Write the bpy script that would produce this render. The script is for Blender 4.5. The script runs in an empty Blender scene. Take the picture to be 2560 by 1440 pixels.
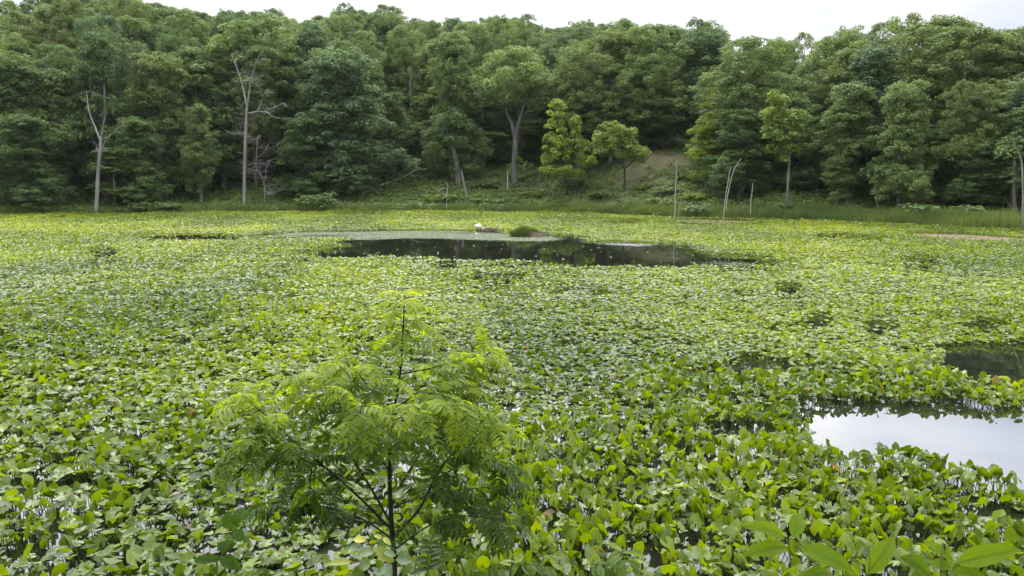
import bpy, math, random
import numpy as np
from mathutils import Vector, Matrix, Euler

SEED = 7
rng = np.random.default_rng(SEED)
random.seed(SEED)
R = math.radians
scene = bpy.context.scene
COL = scene.collection

# ------------------------------------------------------------------ camera
F = 1971.0                      # focal length in photo pixels (2560 wide)
CAMZ = 3.6
PITCH = math.atan((720 - 440) / F)
CP, SP = math.cos(PITCH), math.sin(PITCH)
cam_d = bpy.data.cameras.new('camera')
cam_d.sensor_width = 36.0
cam_d.lens = 36.0 * F / 2560.0
cam_d.clip_start = 0.05
cam_d.clip_end = 6000.0
cam = bpy.data.objects.new('camera', cam_d)
COL.objects.link(cam)
cam.location = (0, 0, CAMZ)
cam.rotation_euler = (math.pi / 2 - PITCH, 0, 0)
scene.camera = cam


def zat(py, Y):
    """height of the sight line of image row py at distance Y"""
    v = (720 - py) / F
    return CAMZ + Y * (-SP + v * CP) / (CP + v * SP)


def xat(px, Y, z):
    return (px - 1280) / F * (Y * CP - (z - CAMZ) * SP)


def pt(px, py, Y):
    z = zat(py, Y)
    return Vector((xat(px, Y, z), Y, z))


def water_pt(px, py, z=0.0):
    v = (720 - py) / F
    dz, dY = (-SP + v * CP), (CP + v * SP)
    Y = (z - CAMZ) / dz * dY
    return (xat(px, Y, z), Y)


def project(x, y, z):
    zc = y * CP - (z - CAMZ) * SP
    up = y * SP + (z - CAMZ) * CP
    return 1280 + F * x / zc, 720 - F * up / zc


def pscale(Y):                   # metres per photo pixel at distance Y
    return Y / F


# ------------------------------------------------------------------ noise
def _hash(ix, iy, s):
    h = (ix.astype(np.int64) * 374761393 + iy.astype(np.int64) * 668265263 + s * 2147483647) & 0xffffffff
    h = ((h ^ (h >> 13)) * 1274126177) & 0xffffffff
    h = h ^ (h >> 16)
    return (h & 0xffff) / 65535.0


def vnoise(x, y, s=0):
    x = np.asarray(x, float); y = np.asarray(y, float)
    ix, iy = np.floor(x), np.floor(y)
    fx, fy = x - ix, y - iy
    fx = fx * fx * (3 - 2 * fx); fy = fy * fy * (3 - 2 * fy)
    a = _hash(ix, iy, s); b = _hash(ix + 1, iy, s)
    c = _hash(ix, iy + 1, s); d = _hash(ix + 1, iy + 1, s)
    return (a * (1 - fx) + b * fx) * (1 - fy) + (c * (1 - fx) + d * fx) * fy


def fbm(x, y, s=0, o=3):
    t, a, n = 0, 1.0, 0
    for i in range(o):
        t = t + a * vnoise(x * 2 ** i, y * 2 ** i, s + i); n += a; a *= 0.5
    return t / n


def sstep(a, b, x):
    t = np.clip((np.asarray(x, float) - a) / (b - a), 0, 1)
    return t * t * (3 - 2 * t)


# ------------------------------------------------------------------ terrain
_sh = [water_pt(*p) for p in [(0, 538), (300, 533), (600, 530), (1000, 529), (1350, 530), (1560, 537), (1700, 545), (1880, 549), (2100, 556), (2300, 566), (2560, 579)]]
SHX = np.array([-400, -140, -95, -70] + [p[0] for p in _sh] + [42, 60, 90, 400], float)
SHY = np.array([4, 6, 55, 72] + [p[1] for p in _sh] + [42, 26, 6, 4], float)


def shore(x):
    return np.interp(x, SHX, SHY)


HD = [0, 1.2, 4, 8, 20, 35, 60, 100, 160, 300, 900]
HC = [0, .30, .55, 1.6, 5.6, 8.2, 12, 15, 16, 17, 17]
HL = [0, .30, .60, 1.2, 4.6, 10.4, 18.5, 23, 24, 24, 24]
HR = [0, .22, .35, .6, 1.6, 2.8, 4.2, 5.0, 6, 7, 8]


def height(x, y):
    x = np.asarray(x, float); y = np.asarray(y, float)
    d = y - shore(x)
    c = np.interp(d, HD, HC); l = np.interp(d, HD, HL); r = np.interp(d, HD, HR)
    wr = sstep(20, 36, x); wl = sstep(-14, -27, x)
    h = c * (1 - wr) * (1 - wl) + r * wr + l * wl
    h = h + (fbm(x * .12, y * .12, 3) - .5) * 1.1 * sstep(2, 14, d)
    bed = -1.0 * sstep(0, 4, -d)
    h = np.where(d > 0, h, bed)
    bank = np.interp(y, [-2000, -60, -6, .8, 5.9, 7.4, 9], [3, 2.4, 2.05, 1.95, .02, -.55, -1])
    bank = bank + (fbm(x * .5, y * .5, 9) - .5) * .18 * sstep(6.2, 5, y)
    return np.where(y < 9, np.maximum(np.where(y < 9, bank, -9), np.where(d > 0, np.minimum(h, 2.2), -9)), h)


def hgt(x, y):
    return float(height(np.array([x]), np.array([y]))[0])


def ground_pt(px, py):
    """first hit of the sight line on the far bank"""
    v = (720 - py) / F
    for i in range(3000):
        Y = 30 + i * .06
        z = CAMZ + Y * (-SP + v * CP) / (CP + v * SP)
        x = xat(px, Y, z)
        if z <= hgt(x, Y) + 0.001 or (z <= 0.0):
            return Vector((x, Y, max(z, 0.0)))
    return Vector((x, Y, z))


# ------------------------------------------------------------------ materials
def new_mat(name):
    m = bpy.data.materials.new(name)
    m.use_nodes = True
    nt = m.node_tree
    nt.nodes.clear()
    return m, nt, nt.nodes, nt.links


def ramp(nodes, stops, interp='LINEAR'):
    n = nodes.new('ShaderNodeValToRGB')
    cr = n.color_ramp
    cr.interpolation = interp
    while len(cr.elements) < len(stops):
        cr.elements.new(0.5)
    for e, (p, c) in zip(cr.elements, stops):
        e.position = p
        e.color = (*c, 1)
    return n


def leaf_mat(name, stops, trans=0.4, rough=0.45, spec=0.5, tcol=(1.25, 1.15, .5), objvar=0.25, noise_scale=None, bump=0.0, coat=0.0):
    m, nt, N, L = new_mat(name)
    out = N.new('ShaderNodeOutputMaterial')
    at = N.new('ShaderNodeAttribute'); at.attribute_name = 'tint'
    oi = N.new('ShaderNodeObjectInfo')
    ma = N.new('ShaderNodeMath'); ma.operation = 'MULTIPLY_ADD'
    sub = N.new('ShaderNodeMath'); sub.operation = 'SUBTRACT'; sub.inputs[1].default_value = .5
    L.new(oi.outputs['Random'], sub.inputs[0])
    L.new(sub.outputs[0], ma.inputs[0]); ma.inputs[1].default_value = objvar
    L.new(at.outputs['Fac'], ma.inputs[2])
    fac = ma.outputs[0]
    if noise_scale:
        tc = N.new('ShaderNodeTexCoord'); nz = N.new('ShaderNodeTexNoise')
        nz.inputs['Scale'].default_value = noise_scale; nz.inputs['Detail'].default_value = 2
        L.new(tc.outputs['Object'], nz.inputs['Vector'])
        m2 = N.new('ShaderNodeMath'); m2.operation = 'MULTIPLY_ADD'; m2.inputs[1].default_value = .8
        s2 = N.new('ShaderNodeMath'); s2.operation = 'SUBTRACT'; s2.inputs[1].default_value = .5
        L.new(nz.outputs['Fac'], s2.inputs[0]); L.new(s2.outputs[0], m2.inputs[0]); L.new(fac, m2.inputs[2])
        fac = m2.outputs[0]
    rp = ramp(N, stops)
    L.new(fac, rp.inputs[0])
    pb = N.new('ShaderNodeBsdfPrincipled')
    pb.inputs['Roughness'].default_value = rough
    pb.inputs['Specular IOR Level'].default_value = spec
    if coat:
        pb.inputs['Coat Weight'].default_value = coat
        pb.inputs['Coat Roughness'].default_value = rough
    L.new(rp.outputs[0], pb.inputs['Base Color'])
    tr = N.new('ShaderNodeBsdfTranslucent')
    mx = N.new('ShaderNodeMix'); mx.data_type = 'RGBA'; mx.blend_type = 'MULTIPLY'
    mx.inputs[0].default_value = 1.0
    L.new(rp.outputs[0], mx.inputs[6]); mx.inputs[7].default_value = (*tcol, 1)
    L.new(mx.outputs[2], tr.inputs['Color'])
    ms = N.new('ShaderNodeMixShader'); ms.inputs[0].default_value = trans
    L.new(pb.outputs[0], ms.inputs[1]); L.new(tr.outputs[0], ms.inputs[2])
    if bump:
        tc2 = N.new('ShaderNodeTexCoord'); n2 = N.new('ShaderNodeTexNoise'); n2.inputs['Scale'].default_value = 22
        L.new(tc2.outputs['Object'], n2.inputs['Vector'])
        bp = N.new('ShaderNodeBump'); bp.inputs['Strength'].default_value = bump; bp.inputs['Distance'].default_value = .02
        L.new(n2.outputs['Fac'], bp.inputs['Height'])
        L.new(bp.outputs[0], pb.inputs['Normal'])
    L.new(ms.outputs[0], out.inputs[0])
    return m


def bark_mat(name, c0, c1, scale=3.0, zs=.25, rough=.9):
    m, nt, N, L = new_mat(name)
    out = N.new('ShaderNodeOutputMaterial')
    tc = N.new('ShaderNodeTexCoord'); mp = N.new('ShaderNodeMapping')
    mp.inputs['Scale'].default_value = (1, 1, zs)
    nz = N.new('ShaderNodeTexNoise'); nz.inputs['Scale'].default_value = scale; nz.inputs['Detail'].default_value = 5
    L.new(tc.outputs['Object'], mp.inputs[0]); L.new(mp.outputs[0], nz.inputs['Vector'])
    rp = ramp(N, [(.3, c0), (.7, c1)])
    L.new(nz.outputs['Fac'], rp.inputs[0])
    pb = N.new('ShaderNodeBsdfPrincipled'); pb.inputs['Roughness'].default_value = rough
    pb.inputs['Specular IOR Level'].default_value = .25
    L.new(rp.outputs[0], pb.inputs['Base Color'])
    bp = N.new('ShaderNodeBump'); bp.inputs['Strength'].default_value = .6; bp.inputs['Distance'].default_value = .03
    L.new(nz.outputs['Fac'], bp.inputs['Height']); L.new(bp.outputs[0], pb.inputs['Normal'])
    L.new(pb.outputs[0], out.inputs[0])
    return m


M = {}
# forest foliage kinds (real colour differences between species)
M['oak'] = leaf_mat('foliage_oak', [(0, (.074, .120, .036)), (.5, (.138, .202, .058)), (1, (.225, .292, .084))], .38, .5, .35, noise_scale=.45, tcol=(1.2, 1.2, .7))
M['deep'] = leaf_mat('foliage_deep_green', [(0, (.052, .098, .032)), (.5, (.098, .160, .048)), (1, (.165, .238, .068))], .36, .5, .32, noise_scale=.45, tcol=(1.2, 1.2, .6))
M['blue'] = leaf_mat('foliage_blue_green', [(0, (.056, .104, .046)), (.5, (.104, .168, .070)), (1, (.170, .240, .095))], .34, .5, .32, noise_scale=.45, tcol=(1.2, 1.2, .7))
M['lime'] = leaf_mat('foliage_yellow_green', [(0, (.110, .180, .024)), (.5, (.205, .290, .038)), (1, (.320, .395, .058))], .42, .5, .3, noise_scale=.5)
M['limedark'] = leaf_mat('foliage_fresh_green', [(0, (.088, .146, .028)), (.5, (.158, .232, .044)), (1, (.250, .325, .064))], .40, .5, .3, noise_scale=.5)
M['olive'] = leaf_mat('foliage_olive', [(0, (.074, .112, .032)), (.5, (.140, .192, .050)), (1, (.225, .275, .072))], .34, .5, .3, noise_scale=.45, tcol=(1.2, 1.2, .7))
M['yellow'] = leaf_mat('foliage_yellow', [(0, (.16, .20, .03)), (1, (.32, .33, .05))], .4, .5, .3)
M['lily'] = leaf_mat('lily_leaf', [(0, (.13, .085, .04)), (.02, (.16, .12, .04)), (.035, (.030, .056, .002)), (.3, (.062, .104, .002)), (.6, (.126, .180, .002)), (1, (.250, .285, .004))], .42, .31, .54, tcol=(2.0, 1.85, .3), objvar=0, bump=.35)
M['under'] = leaf_mat('undergrowth_leaf', [(0, (.040, .078, .016)), (.5, (.088, .150, .028)), (1, (.185, .245, .044))], .34, .5, .35, noise_scale=.3, objvar=0)
M['grass'] = leaf_mat('shore_grass', [(0, (.060, .096, .024)), (.5, (.108, .158, .038)), (1, (.185, .230, .056))], .38, .5, .3, noise_scale=.25, objvar=0)
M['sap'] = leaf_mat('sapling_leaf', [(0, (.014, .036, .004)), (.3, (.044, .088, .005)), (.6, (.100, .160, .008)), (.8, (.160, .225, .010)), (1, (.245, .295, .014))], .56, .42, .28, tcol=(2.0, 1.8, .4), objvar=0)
M['broad'] = leaf_mat('broad_leaf', [(0, (.016, .045, .008)), (.5, (.088, .150, .008)), (1, (.145, .205, .010))], .58, .6, .10, tcol=(1.8, 1.65, .3), objvar=0)
M['greyleaf'] = leaf_mat('vine_grey_green', [(0, (.05, .09, .045)), (.5, (.09, .15, .05)), (.9, (.26, .28, .02)), (1, (.42, .37, .02))], .35, .35, .6, objvar=0)
M['bark'] = bark_mat('bark_grey', (.060, .055, .050), (.19, .175, .16))
M['barkdark'] = bark_mat('bark_dark', (.018, .015, .013), (.050, .042, .036), 6)
M['dead'] = bark_mat('dead_wood', (.13, .118, .108), (.29, .265, .245), 2.2, .15)
M['deadpale'] = bark_mat('dead_wood_pale', (.24, .232, .215), (.44, .425, .395), 2.2, .15)
M['deadbrown'] = bark_mat('dead_wood_brown', (.10, .075, .055), (.26, .21, .17), 2.2, .15)
M['stem'] = bark_mat('sapling_bark', (.010, .009, .008), (.030, .026, .020), 30)
M['stalk'] = bark_mat('lily_stalk', (.030, .050, .012), (.075, .110, .025), 20)
M['mud'] = bark_mat('mud', (.035, .020, .018), (.12, .065, .055), 9, 1)
M['white'] = bark_mat('white_feathers', (.74, .74, .72), (.86, .86, .84), 14, 1, .7)
M['beak'] = bark_mat('beak', (.30, .12, .02), (.42, .18, .03), 14, 1, .5)
M['litterwhite'] = bark_mat('white_scrap', (.55, .56, .55), (.82, .83, .82), 14, 1, .5)


# ------------------------------------------------------------------ meshes
class MB:
    """collects triangles and quads with a per-face tint; build() links ONE mesh object"""
    def __init__(s):
        s.v = []; s.f3 = []; s.f4 = []; s.t3 = []; s.t4 = []; s.n = 0

    def add(s, v, f3=None, f4=None, t=0.5):
        v = np.asarray(v, float).reshape(-1, 3)
        if f3 is not None and len(f3):
            f3 = np.asarray(f3, int); s.f3.append(f3 + s.n)
            s.t3.append(np.broadcast_to(np.asarray(t if np.ndim(t) == 0 or len(t) == len(f3) else .5, float), (len(f3),)))
        if f4 is not None and len(f4):
            f4 = np.asarray(f4, int); s.f4.append(f4 + s.n)
            s.t4.append(np.broadcast_to(np.asarray(t if np.ndim(t) == 0 or len(t) == len(f4) else .5, float), (len(f4),)))
        s.v.append(v); s.n += len(v)

    def mesh(s, name, smooth=False, mat=None):
        me = bpy.data.meshes.new(name)
        v = np.concatenate(s.v) if s.v else np.zeros((0, 3))
        f3 = np.concatenate(s.f3) if s.f3 else np.zeros((0, 3), int)
        f4 = np.concatenate(s.f4) if s.f4 else np.zeros((0, 4), int)
        t = np.concatenate([np.concatenate(s.t3) if s.t3 else np.zeros(0), np.concatenate(s.t4) if s.t4 else np.zeros(0)])
        me.vertices.add(len(v)); me.vertices.foreach_set('co', v.astype(np.float32).ravel())
        nl = f3.size + f4.size
        me.loops.add(nl)
        me.loops.foreach_set('vertex_index', np.concatenate([f3.ravel(), f4.ravel()]).astype(np.int32))
        me.polygons.add(len(f3) + len(f4))
        st = np.concatenate([np.arange(len(f3)) * 3, len(f3) * 3 + np.arange(len(f4)) * 4]).astype(np.int32)
        me.polygons.foreach_set('loop_start', st)
        me.polygons.foreach_set('use_smooth', np.full(len(f3) + len(f4), smooth, dtype=bool))
        a = me.attributes.new('tint', 'FLOAT', 'FACE')
        a.data.foreach_set('value', t.astype(np.float32))
        me.update(calc_edges=True)
        me.validate()
        if mat is not None:
            me.materials.append(mat)
        return me

    def build(s, name, mat, parent=None, smooth=False):
        return link(name, s.mesh(name, smooth, mat), parent)


def link(name, data, parent=None):
    o = bpy.data.objects.new(name, data)
    COL.objects.link(o)
    if parent is not None:
        o.parent = parent
    return o


def tag(o, label=None, cat=None, group=None, kind=None):
    if label: o['label'] = label
    if cat: o['category'] = cat
    if group: o['group'] = group
    if kind: o['kind'] = kind
    return o


def empty(name, loc):
    o = link(name, None)
    o.location = loc
    o.empty_display_size = .2
    return o


def tube(mb, pts, radii, n=7, cap=True, t=.5, wob=0.0):
    """tapered tube along a polyline (parallel transport frame)"""
    P = np.array([list(p) for p in pts], float)
    r = np.array(radii, float)
    k = len(P)
    T = np.gradient(P, axis=0)
    T /= np.linalg.norm(T, axis=1)[:, None] + 1e-9
    a = np.array([1., 0, 0]) if abs(T[0][0]) < .9 else np.array([0, 1., 0])
    u = a - T[0] * a.dot(T[0]); u /= np.linalg.norm(u)
    V = []
    for i in range(k):
        u = u - T[i] * u.dot(T[i]); u /= np.linalg.norm(u) + 1e-9
        w = np.cross(T[i], u)
        an = np.arange(n) * 2 * math.pi / n
        rr = r[i] * (1 + wob * (rng.random(n) - .5))
        V.append(P[i] + (np.cos(an) * rr)[:, None] * u + (np.sin(an) * rr)[:, None] * w)
    V = np.concatenate(V)
    f = []
    for i in range(k - 1):
        for j in range(n):
            f.append((i * n + j, i * n + (j + 1) % n, (i + 1) * n + (j + 1) % n, (i + 1) * n + j))
    mb.add(V, f4=f, t=t)
    if cap:
        c = np.vstack([V[-n:], P[-1] + T[-1] * r[-1] * .4])
        mb.add(c, f3=[(j, (j + 1) % n, n) for j in range(n)], t=t)


def smooth_line(pts, sub=4):
    """Catmull-Rom through the points"""
    P = [Vector(p) for p in pts]
    if len(P) < 3:
        return [P[0].lerp(P[-1], i / sub) for i in range(sub + 1)]
    Q = [P[0] * 2 - P[1]] + P + [P[-1] * 2 - P[-2]]
    out = []
    for i in range(1, len(Q) - 2):
        a, b, c, d = Q[i - 1:i + 3]
        for j in range(sub):
            t = j / sub
            out.append(0.5 * ((2 * b) + (c - a) * t + (2 * a - 5 * b + 4 * c - d) * t * t + (3 * b - a - 3 * c + d) * t ** 3))
    out.append(P[-1])
    return out


def unit(v):
    return v / (np.linalg.norm(v, axis=-1, keepdims=True) + 1e-9)


def rhomb(mb, pos, nor, L, W, tint, r=rng):
    """leaf-sized rhombic faces"""
    n = len(pos)
    nor = unit(nor)
    a = unit(r.normal(size=(n, 3)))
    t = unit(a - nor * (a * nor).sum(1)[:, None])
    b = np.cross(nor, t)
    L = np.broadcast_to(L, (n,))[:, None]; W = np.broadcast_to(W, (n,))[:, None]
    off = nor * (L * .18)
    v = np.stack([pos + t * L, pos + b * W + off, pos - t * L, pos - b * W + off], 1).reshape(-1, 3)
    f = np.arange(n * 4).reshape(n, 4)
    mb.add(v, f4=f, t=tint)


# ------------------------------------------------------------------ world and sun
SUN_EL, SUN_AZ = R(52), R(-14)          # azimuth from +Y towards +X; the light stands beyond the wood
sund = Vector((math.sin(SUN_AZ) * math.cos(SUN_EL), math.cos(SUN_AZ) * math.cos(SUN_EL), math.sin(SUN_EL)))
w = bpy.data.worlds.new('World')
scene.world = w
w.use_nodes = True
N, L = w.node_tree.nodes, w.node_tree.links
N.clear()
out = N.new('ShaderNodeOutputWorld'); bg = N.new('ShaderNodeBackground'); bg.inputs['Strength'].default_value = .1
sky = N.new('ShaderNodeTexSky'); sky.sky_type = 'NISHITA'; sky.sun_disc = False
sky.sun_elevation = SUN_EL; sky.sun_rotation = SUN_AZ
tc = N.new('ShaderNodeTexCoord')
mp = N.new('ShaderNodeMapping'); mp.inputs['Scale'].default_value = (1, 1, 2.6)
nz = N.new('ShaderNodeTexNoise'); nz.inputs['Scale'].default_value = 2.3; nz.inputs['Detail'].default_value = 6
L.new(tc.outputs['Generated'], mp.inputs[0]); L.new(mp.outputs[0], nz.inputs['Vector'])
cf = ramp(N, [(.30, (.85, .85, .85)), (.52, (1, 1, 1))])
L.new(nz.outputs['Fac'], cf.inputs[0])
shade = ramp(N, [(.36, (.74, .80, .94)), (.56, (.97, .97, 1.0))])
L.new(nz.outputs['Fac'], shade.inputs[0])
dot = N.new('ShaderNodeVectorMath'); dot.operation = 'DOT_PRODUCT'; dot.inputs[1].default_value = sund
L.new(tc.outputs['Generated'], dot.inputs[0])
mr = N.new('ShaderNodeMapRange'); mr.inputs[1].default_value = .1; mr.inputs[2].default_value = 1.0
mr.inputs[3].default_value = 21.0; mr.inputs[4].default_value = 64.0
L.new(dot.outputs['Value'], mr.inputs[0])
sx = N.new('ShaderNodeSeparateXYZ'); L.new(tc.outputs['Generated'], sx.inputs[0])
el = N.new('ShaderNodeMapRange'); el.interpolation_type = 'SMOOTHSTEP'
el.inputs[1].default_value = .205; el.inputs[2].default_value = .29; el.inputs[3].default_value = .225; el.inputs[4].default_value = 1.0
L.new(sx.outputs['Z'], el.inputs[0])
em = N.new('ShaderNodeMath'); em.operation = 'MULTIPLY'; L.new(mr.outputs[0], em.inputs[0]); L.new(el.outputs[0], em.inputs[1])
sc_ = N.new('ShaderNodeVectorMath'); sc_.operation = 'SCALE'
L.new(shade.outputs[0], sc_.inputs[0]); L.new(em.outputs[0], sc_.inputs['Scale'])
mix = N.new('ShaderNodeMix'); mix.data_type = 'RGBA'
L.new(cf.outputs[0], mix.inputs[0]); L.new(sky.outputs[0], mix.inputs[6]); L.new(sc_.outputs[0], mix.inputs[7])
L.new(mix.outputs[2], bg.inputs['Color']); L.new(bg.outputs[0], out.inputs[0])

sl = bpy.data.lights.new('sun', 'SUN'); sl.energy = 1.3; sl.angle = R(14); sl.color = (1, .96, .88)
so = link('sun', sl)
so.rotation_euler = (-sund).to_track_quat('-Z', 'Y').to_euler()
so.location = (0, 0, 60)

scene.view_settings.view_transform = 'Standard'
scene.view_settings.look = 'None'
scene.view_settings.exposure = 0.12
scene.view_settings.gamma = 1.0
scene.render.engine = 'CYCLES'
scene.cycles.max_bounces = 7
scene.cycles.diffuse_bounces = 3
scene.cycles.transmission_bounces = 4
scene.cycles.transparent_max_bounces = 6
scene.cycles.sample_clamp_indirect = 6

# ------------------------------------------------------------------ ground
def axis(parts):
    o = []
    for a, b, s in parts:
        o += list(np.arange(a, b, s))
    return np.array(o + [parts[-1][1]], float)


gx = axis([(-1600, -240, 170), (-240, -90, 10), (-90, 80, 1.4), (80, 240, 10), (240, 1600, 170)])
gy = axis([(-1600, -80, 190), (-80, -8, 6), (-8, 12, .6), (12, 40, 4), (40, 115, 1.2), (115, 240, 7), (240, 2400, 180)])
GX, GY = np.meshgrid(gx, gy)
GZ = height(GX, GY)
nx, ny = len(gx), len(gy)
idx = np.arange(nx * ny).reshape(ny, nx)
fq = np.stack([idx[:-1, :-1], idx[:-1, 1:], idx[1:, 1:], idx[1:, :-1]], -1).reshape(-1, 4)
mb = MB()
fx, fy = GX[:-1, :-1].ravel(), GY[:-1, :-1].ravel()
bare_c = ground_pt(1640, 405)
bare_c2 = ground_pt(868, 512)


def bare(x, y):
    n = fbm(x * .35, y * .35, 21)
    a = np.exp(-(((x - bare_c.x - (y - bare_c.y) * .15) / 4.2) ** 2 + ((y - bare_c.y - 1) / 6.5) ** 2))
    b = np.exp(-(((x - bare_c2.x) / 2.3) ** 2 + ((y - bare_c2.y) / 2.2) ** 2))
    return np.clip(np.maximum(a, b) * (.5 + n), 0, 1)


mb.add(np.stack([GX.ravel(), GY.ravel(), GZ.ravel()], 1), f4=fq, t=bare(fx, fy) * .55)
m, nt, N, L = new_mat('ground_soil')
out = N.new('ShaderNodeOutputMaterial'); pb = N.new('ShaderNodeBsdfPrincipled'); pb.inputs['Roughness'].default_value = .95
pb.inputs['Specular IOR Level'].default_value = .2
tc = N.new('ShaderNodeTexCoord'); n1 = N.new('ShaderNodeTexNoise'); n1.inputs['Scale'].default_value = .8; n1.inputs['Detail'].default_value = 8
L.new(tc.outputs['Object'], n1.inputs['Vector'])
r1 = ramp(N, [(.35, (.030, .040, .014)), (.55, (.060, .075, .022)), (.75, (.090, .075, .045))])
L.new(n1.outputs['Fac'], r1.inputs[0])
n2 = N.new('ShaderNodeTexNoise'); n2.inputs['Scale'].default_value = 3; n2.inputs['Detail'].default_value = 6
L.new(tc.outputs['Object'], n2.inputs['Vector'])
r2 = ramp(N, [(.3, (.085, .075, .040)), (.7, (.20, .145, .095))])
L.new(n2.outputs['Fac'], r2.inputs[0])
at = N.new('ShaderNodeAttribute'); at.attribute_name = 'tint'
mx = N.new('ShaderNodeMix'); mx.data_type = 'RGBA'
L.new(at.outputs['Fac'], mx.inputs[0]); L.new(r1.outputs[0], mx.inputs[6]); L.new(r2.outputs[0], mx.inputs[7])
L.new(mx.outputs[2], pb.inputs['Base Color'])
bp = N.new('ShaderNodeBump'); bp.inputs['Strength'].default_value = .7; bp.inputs['Distance'].default_value = .1
L.new(n2.outputs['Fac'], bp.inputs['Height']); L.new(bp.outputs[0], pb.inputs['Normal'])
L.new(pb.outputs[0], out.inputs[0])
tag(mb.build('ground', m, smooth=True), kind='structure')

# ------------------------------------------------------------------ water
m, nt, N, L = new_mat('pond_water')
out = N.new('ShaderNodeOutputMaterial'); pb = N.new('ShaderNodeBsdfPrincipled')
pb.inputs['Base Color'].default_value = (.010, .011, .007, 1)
pb.inputs['Roughness'].default_value = .015; pb.inputs['IOR'].default_value = 1.333
tc = N.new('ShaderNodeTexCoord'); nz = N.new('ShaderNodeTexNoise'); nz.inputs['Scale'].default_value = 1.6; nz.inputs['Detail'].default_value = 3
L.new(tc.outputs['Object'], nz.inputs['Vector'])
bp = N.new('ShaderNodeBump'); bp.inputs['Strength'].default_value = .06; bp.inputs['Distance'].default_value = .02
L.new(nz.outputs['Fac'], bp.inputs['Height']); L.new(bp.outputs[0], pb.inputs['Normal'])
L.new(pb.outputs[0], out.inputs[0])
mb = MB()
mb.add([(-139, 3, 0), (89, 3, 0), (89, 110, 0), (-139, 110, 0)], f4=[(0, 1, 2, 3)])
tag(mb.build('water', m), kind='structure')


def in_poly(x, y, poly):
    x = np.asarray(x); y = np.asarray(y)
    ins = np.zeros(x.shape, bool)
    n = len(poly)
    for i in range(n):
        x0, y0 = poly[i]; x1, y1 = poly[(i + 1) % n]
        if y0 == y1:
            continue
        c = ((y0 > y) != (y1 > y)) & (x < (x1 - x0) * (y - y0) / (y1 - y0) + x0)
        ins ^= c
    return ins


def W(*pts):
    return [water_pt(*p) for p in pts]


# open water, as plan outlines on the pond surface
POOL_MAIN = W((640, 588), (760, 579), (900, 577), (1060, 575), (1190, 576), (1290, 583), (1370, 585), (1440, 590), (1465, 603), (1560, 604), (1640, 606), (1720, 618), (1750, 634), (1840, 640), (1960, 650), (1985, 656), (1990, 666), (1930, 672), (1840, 672), (1700, 670), (1440, 670), (1300, 666), (1160, 654), (1020, 644), (925, 642), (880, 650), (820, 656), (735, 642), (800, 628), (842, 612), (852, 602), (740, 597), (650, 592))
POOL_SKY = W((2035, 1018), (2100, 1014), (2200, 1010), (2330, 1010), (2440, 1018), (2520, 1035), (2700, 1040), (2900, 1130), (2750, 1290), (2560, 1232), (2400, 1195), (2290, 1165), (2200, 1145), (2130, 1172), (2080, 1178), (2040, 1160), (2030, 1120), (2050, 1090), (2015, 1050))
POOL_DARK = W((2340, 872), (2420, 864), (2700, 866), (2700, 985), (2560, 980), (2440, 960), (2365, 948))
# broken dark patches: centre px, half width px, half height px
PATCH = [(258, 633, 38, 12), (1250, 696, 70, 9), (1110, 664, 30, 8), (2300, 651, 50, 6), (1970, 719, 34, 8), (2040, 805, 48, 10), (2200, 817, 45, 6), (1900, 912, 85, 12),
         (480, 590, 150, 5), (130, 1228, 130, 28), (1030, 1140, 75, 50), (530, 1400, 60, 40), (120, 1405, 60, 20), (1640, 1190, 40, 22), (1850, 1090, 90, 22), (1540, 1425, 50, 20),
         (2470, 812, 60, 5), (690, 1180, 60, 30), (2090, 590, 60, 4), (1240, 1120, 50, 24), (40, 1420, 40, 20), (1750, 1170, 60, 16), (2180, 595, 60, 4), (1560, 552, 60, 3)]
MUD1 = W((1660, 549), (1720, 548), (1800, 549), (1900, 553), (1880, 557), (1790, 559), (1700, 556))
MUD2 = W((2270, 583), (2380, 584), (2480, 591), (2640, 600), (2640, 610), (2480, 604), (2330, 598), (2290, 590))
FILM1 = W((640, 589), (760, 580), (1000, 577), (1190, 577), (1290, 584), (1365, 588), (1430, 598), (1380, 605), (1250, 603), (1130, 598), (1010, 598), (900, 602), (850, 600), (740, 596))
FILM2 = W((1440, 606), (1500, 603), (1600, 605), (1680, 614), (1640, 619), (1560, 618), (1480, 613))

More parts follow.
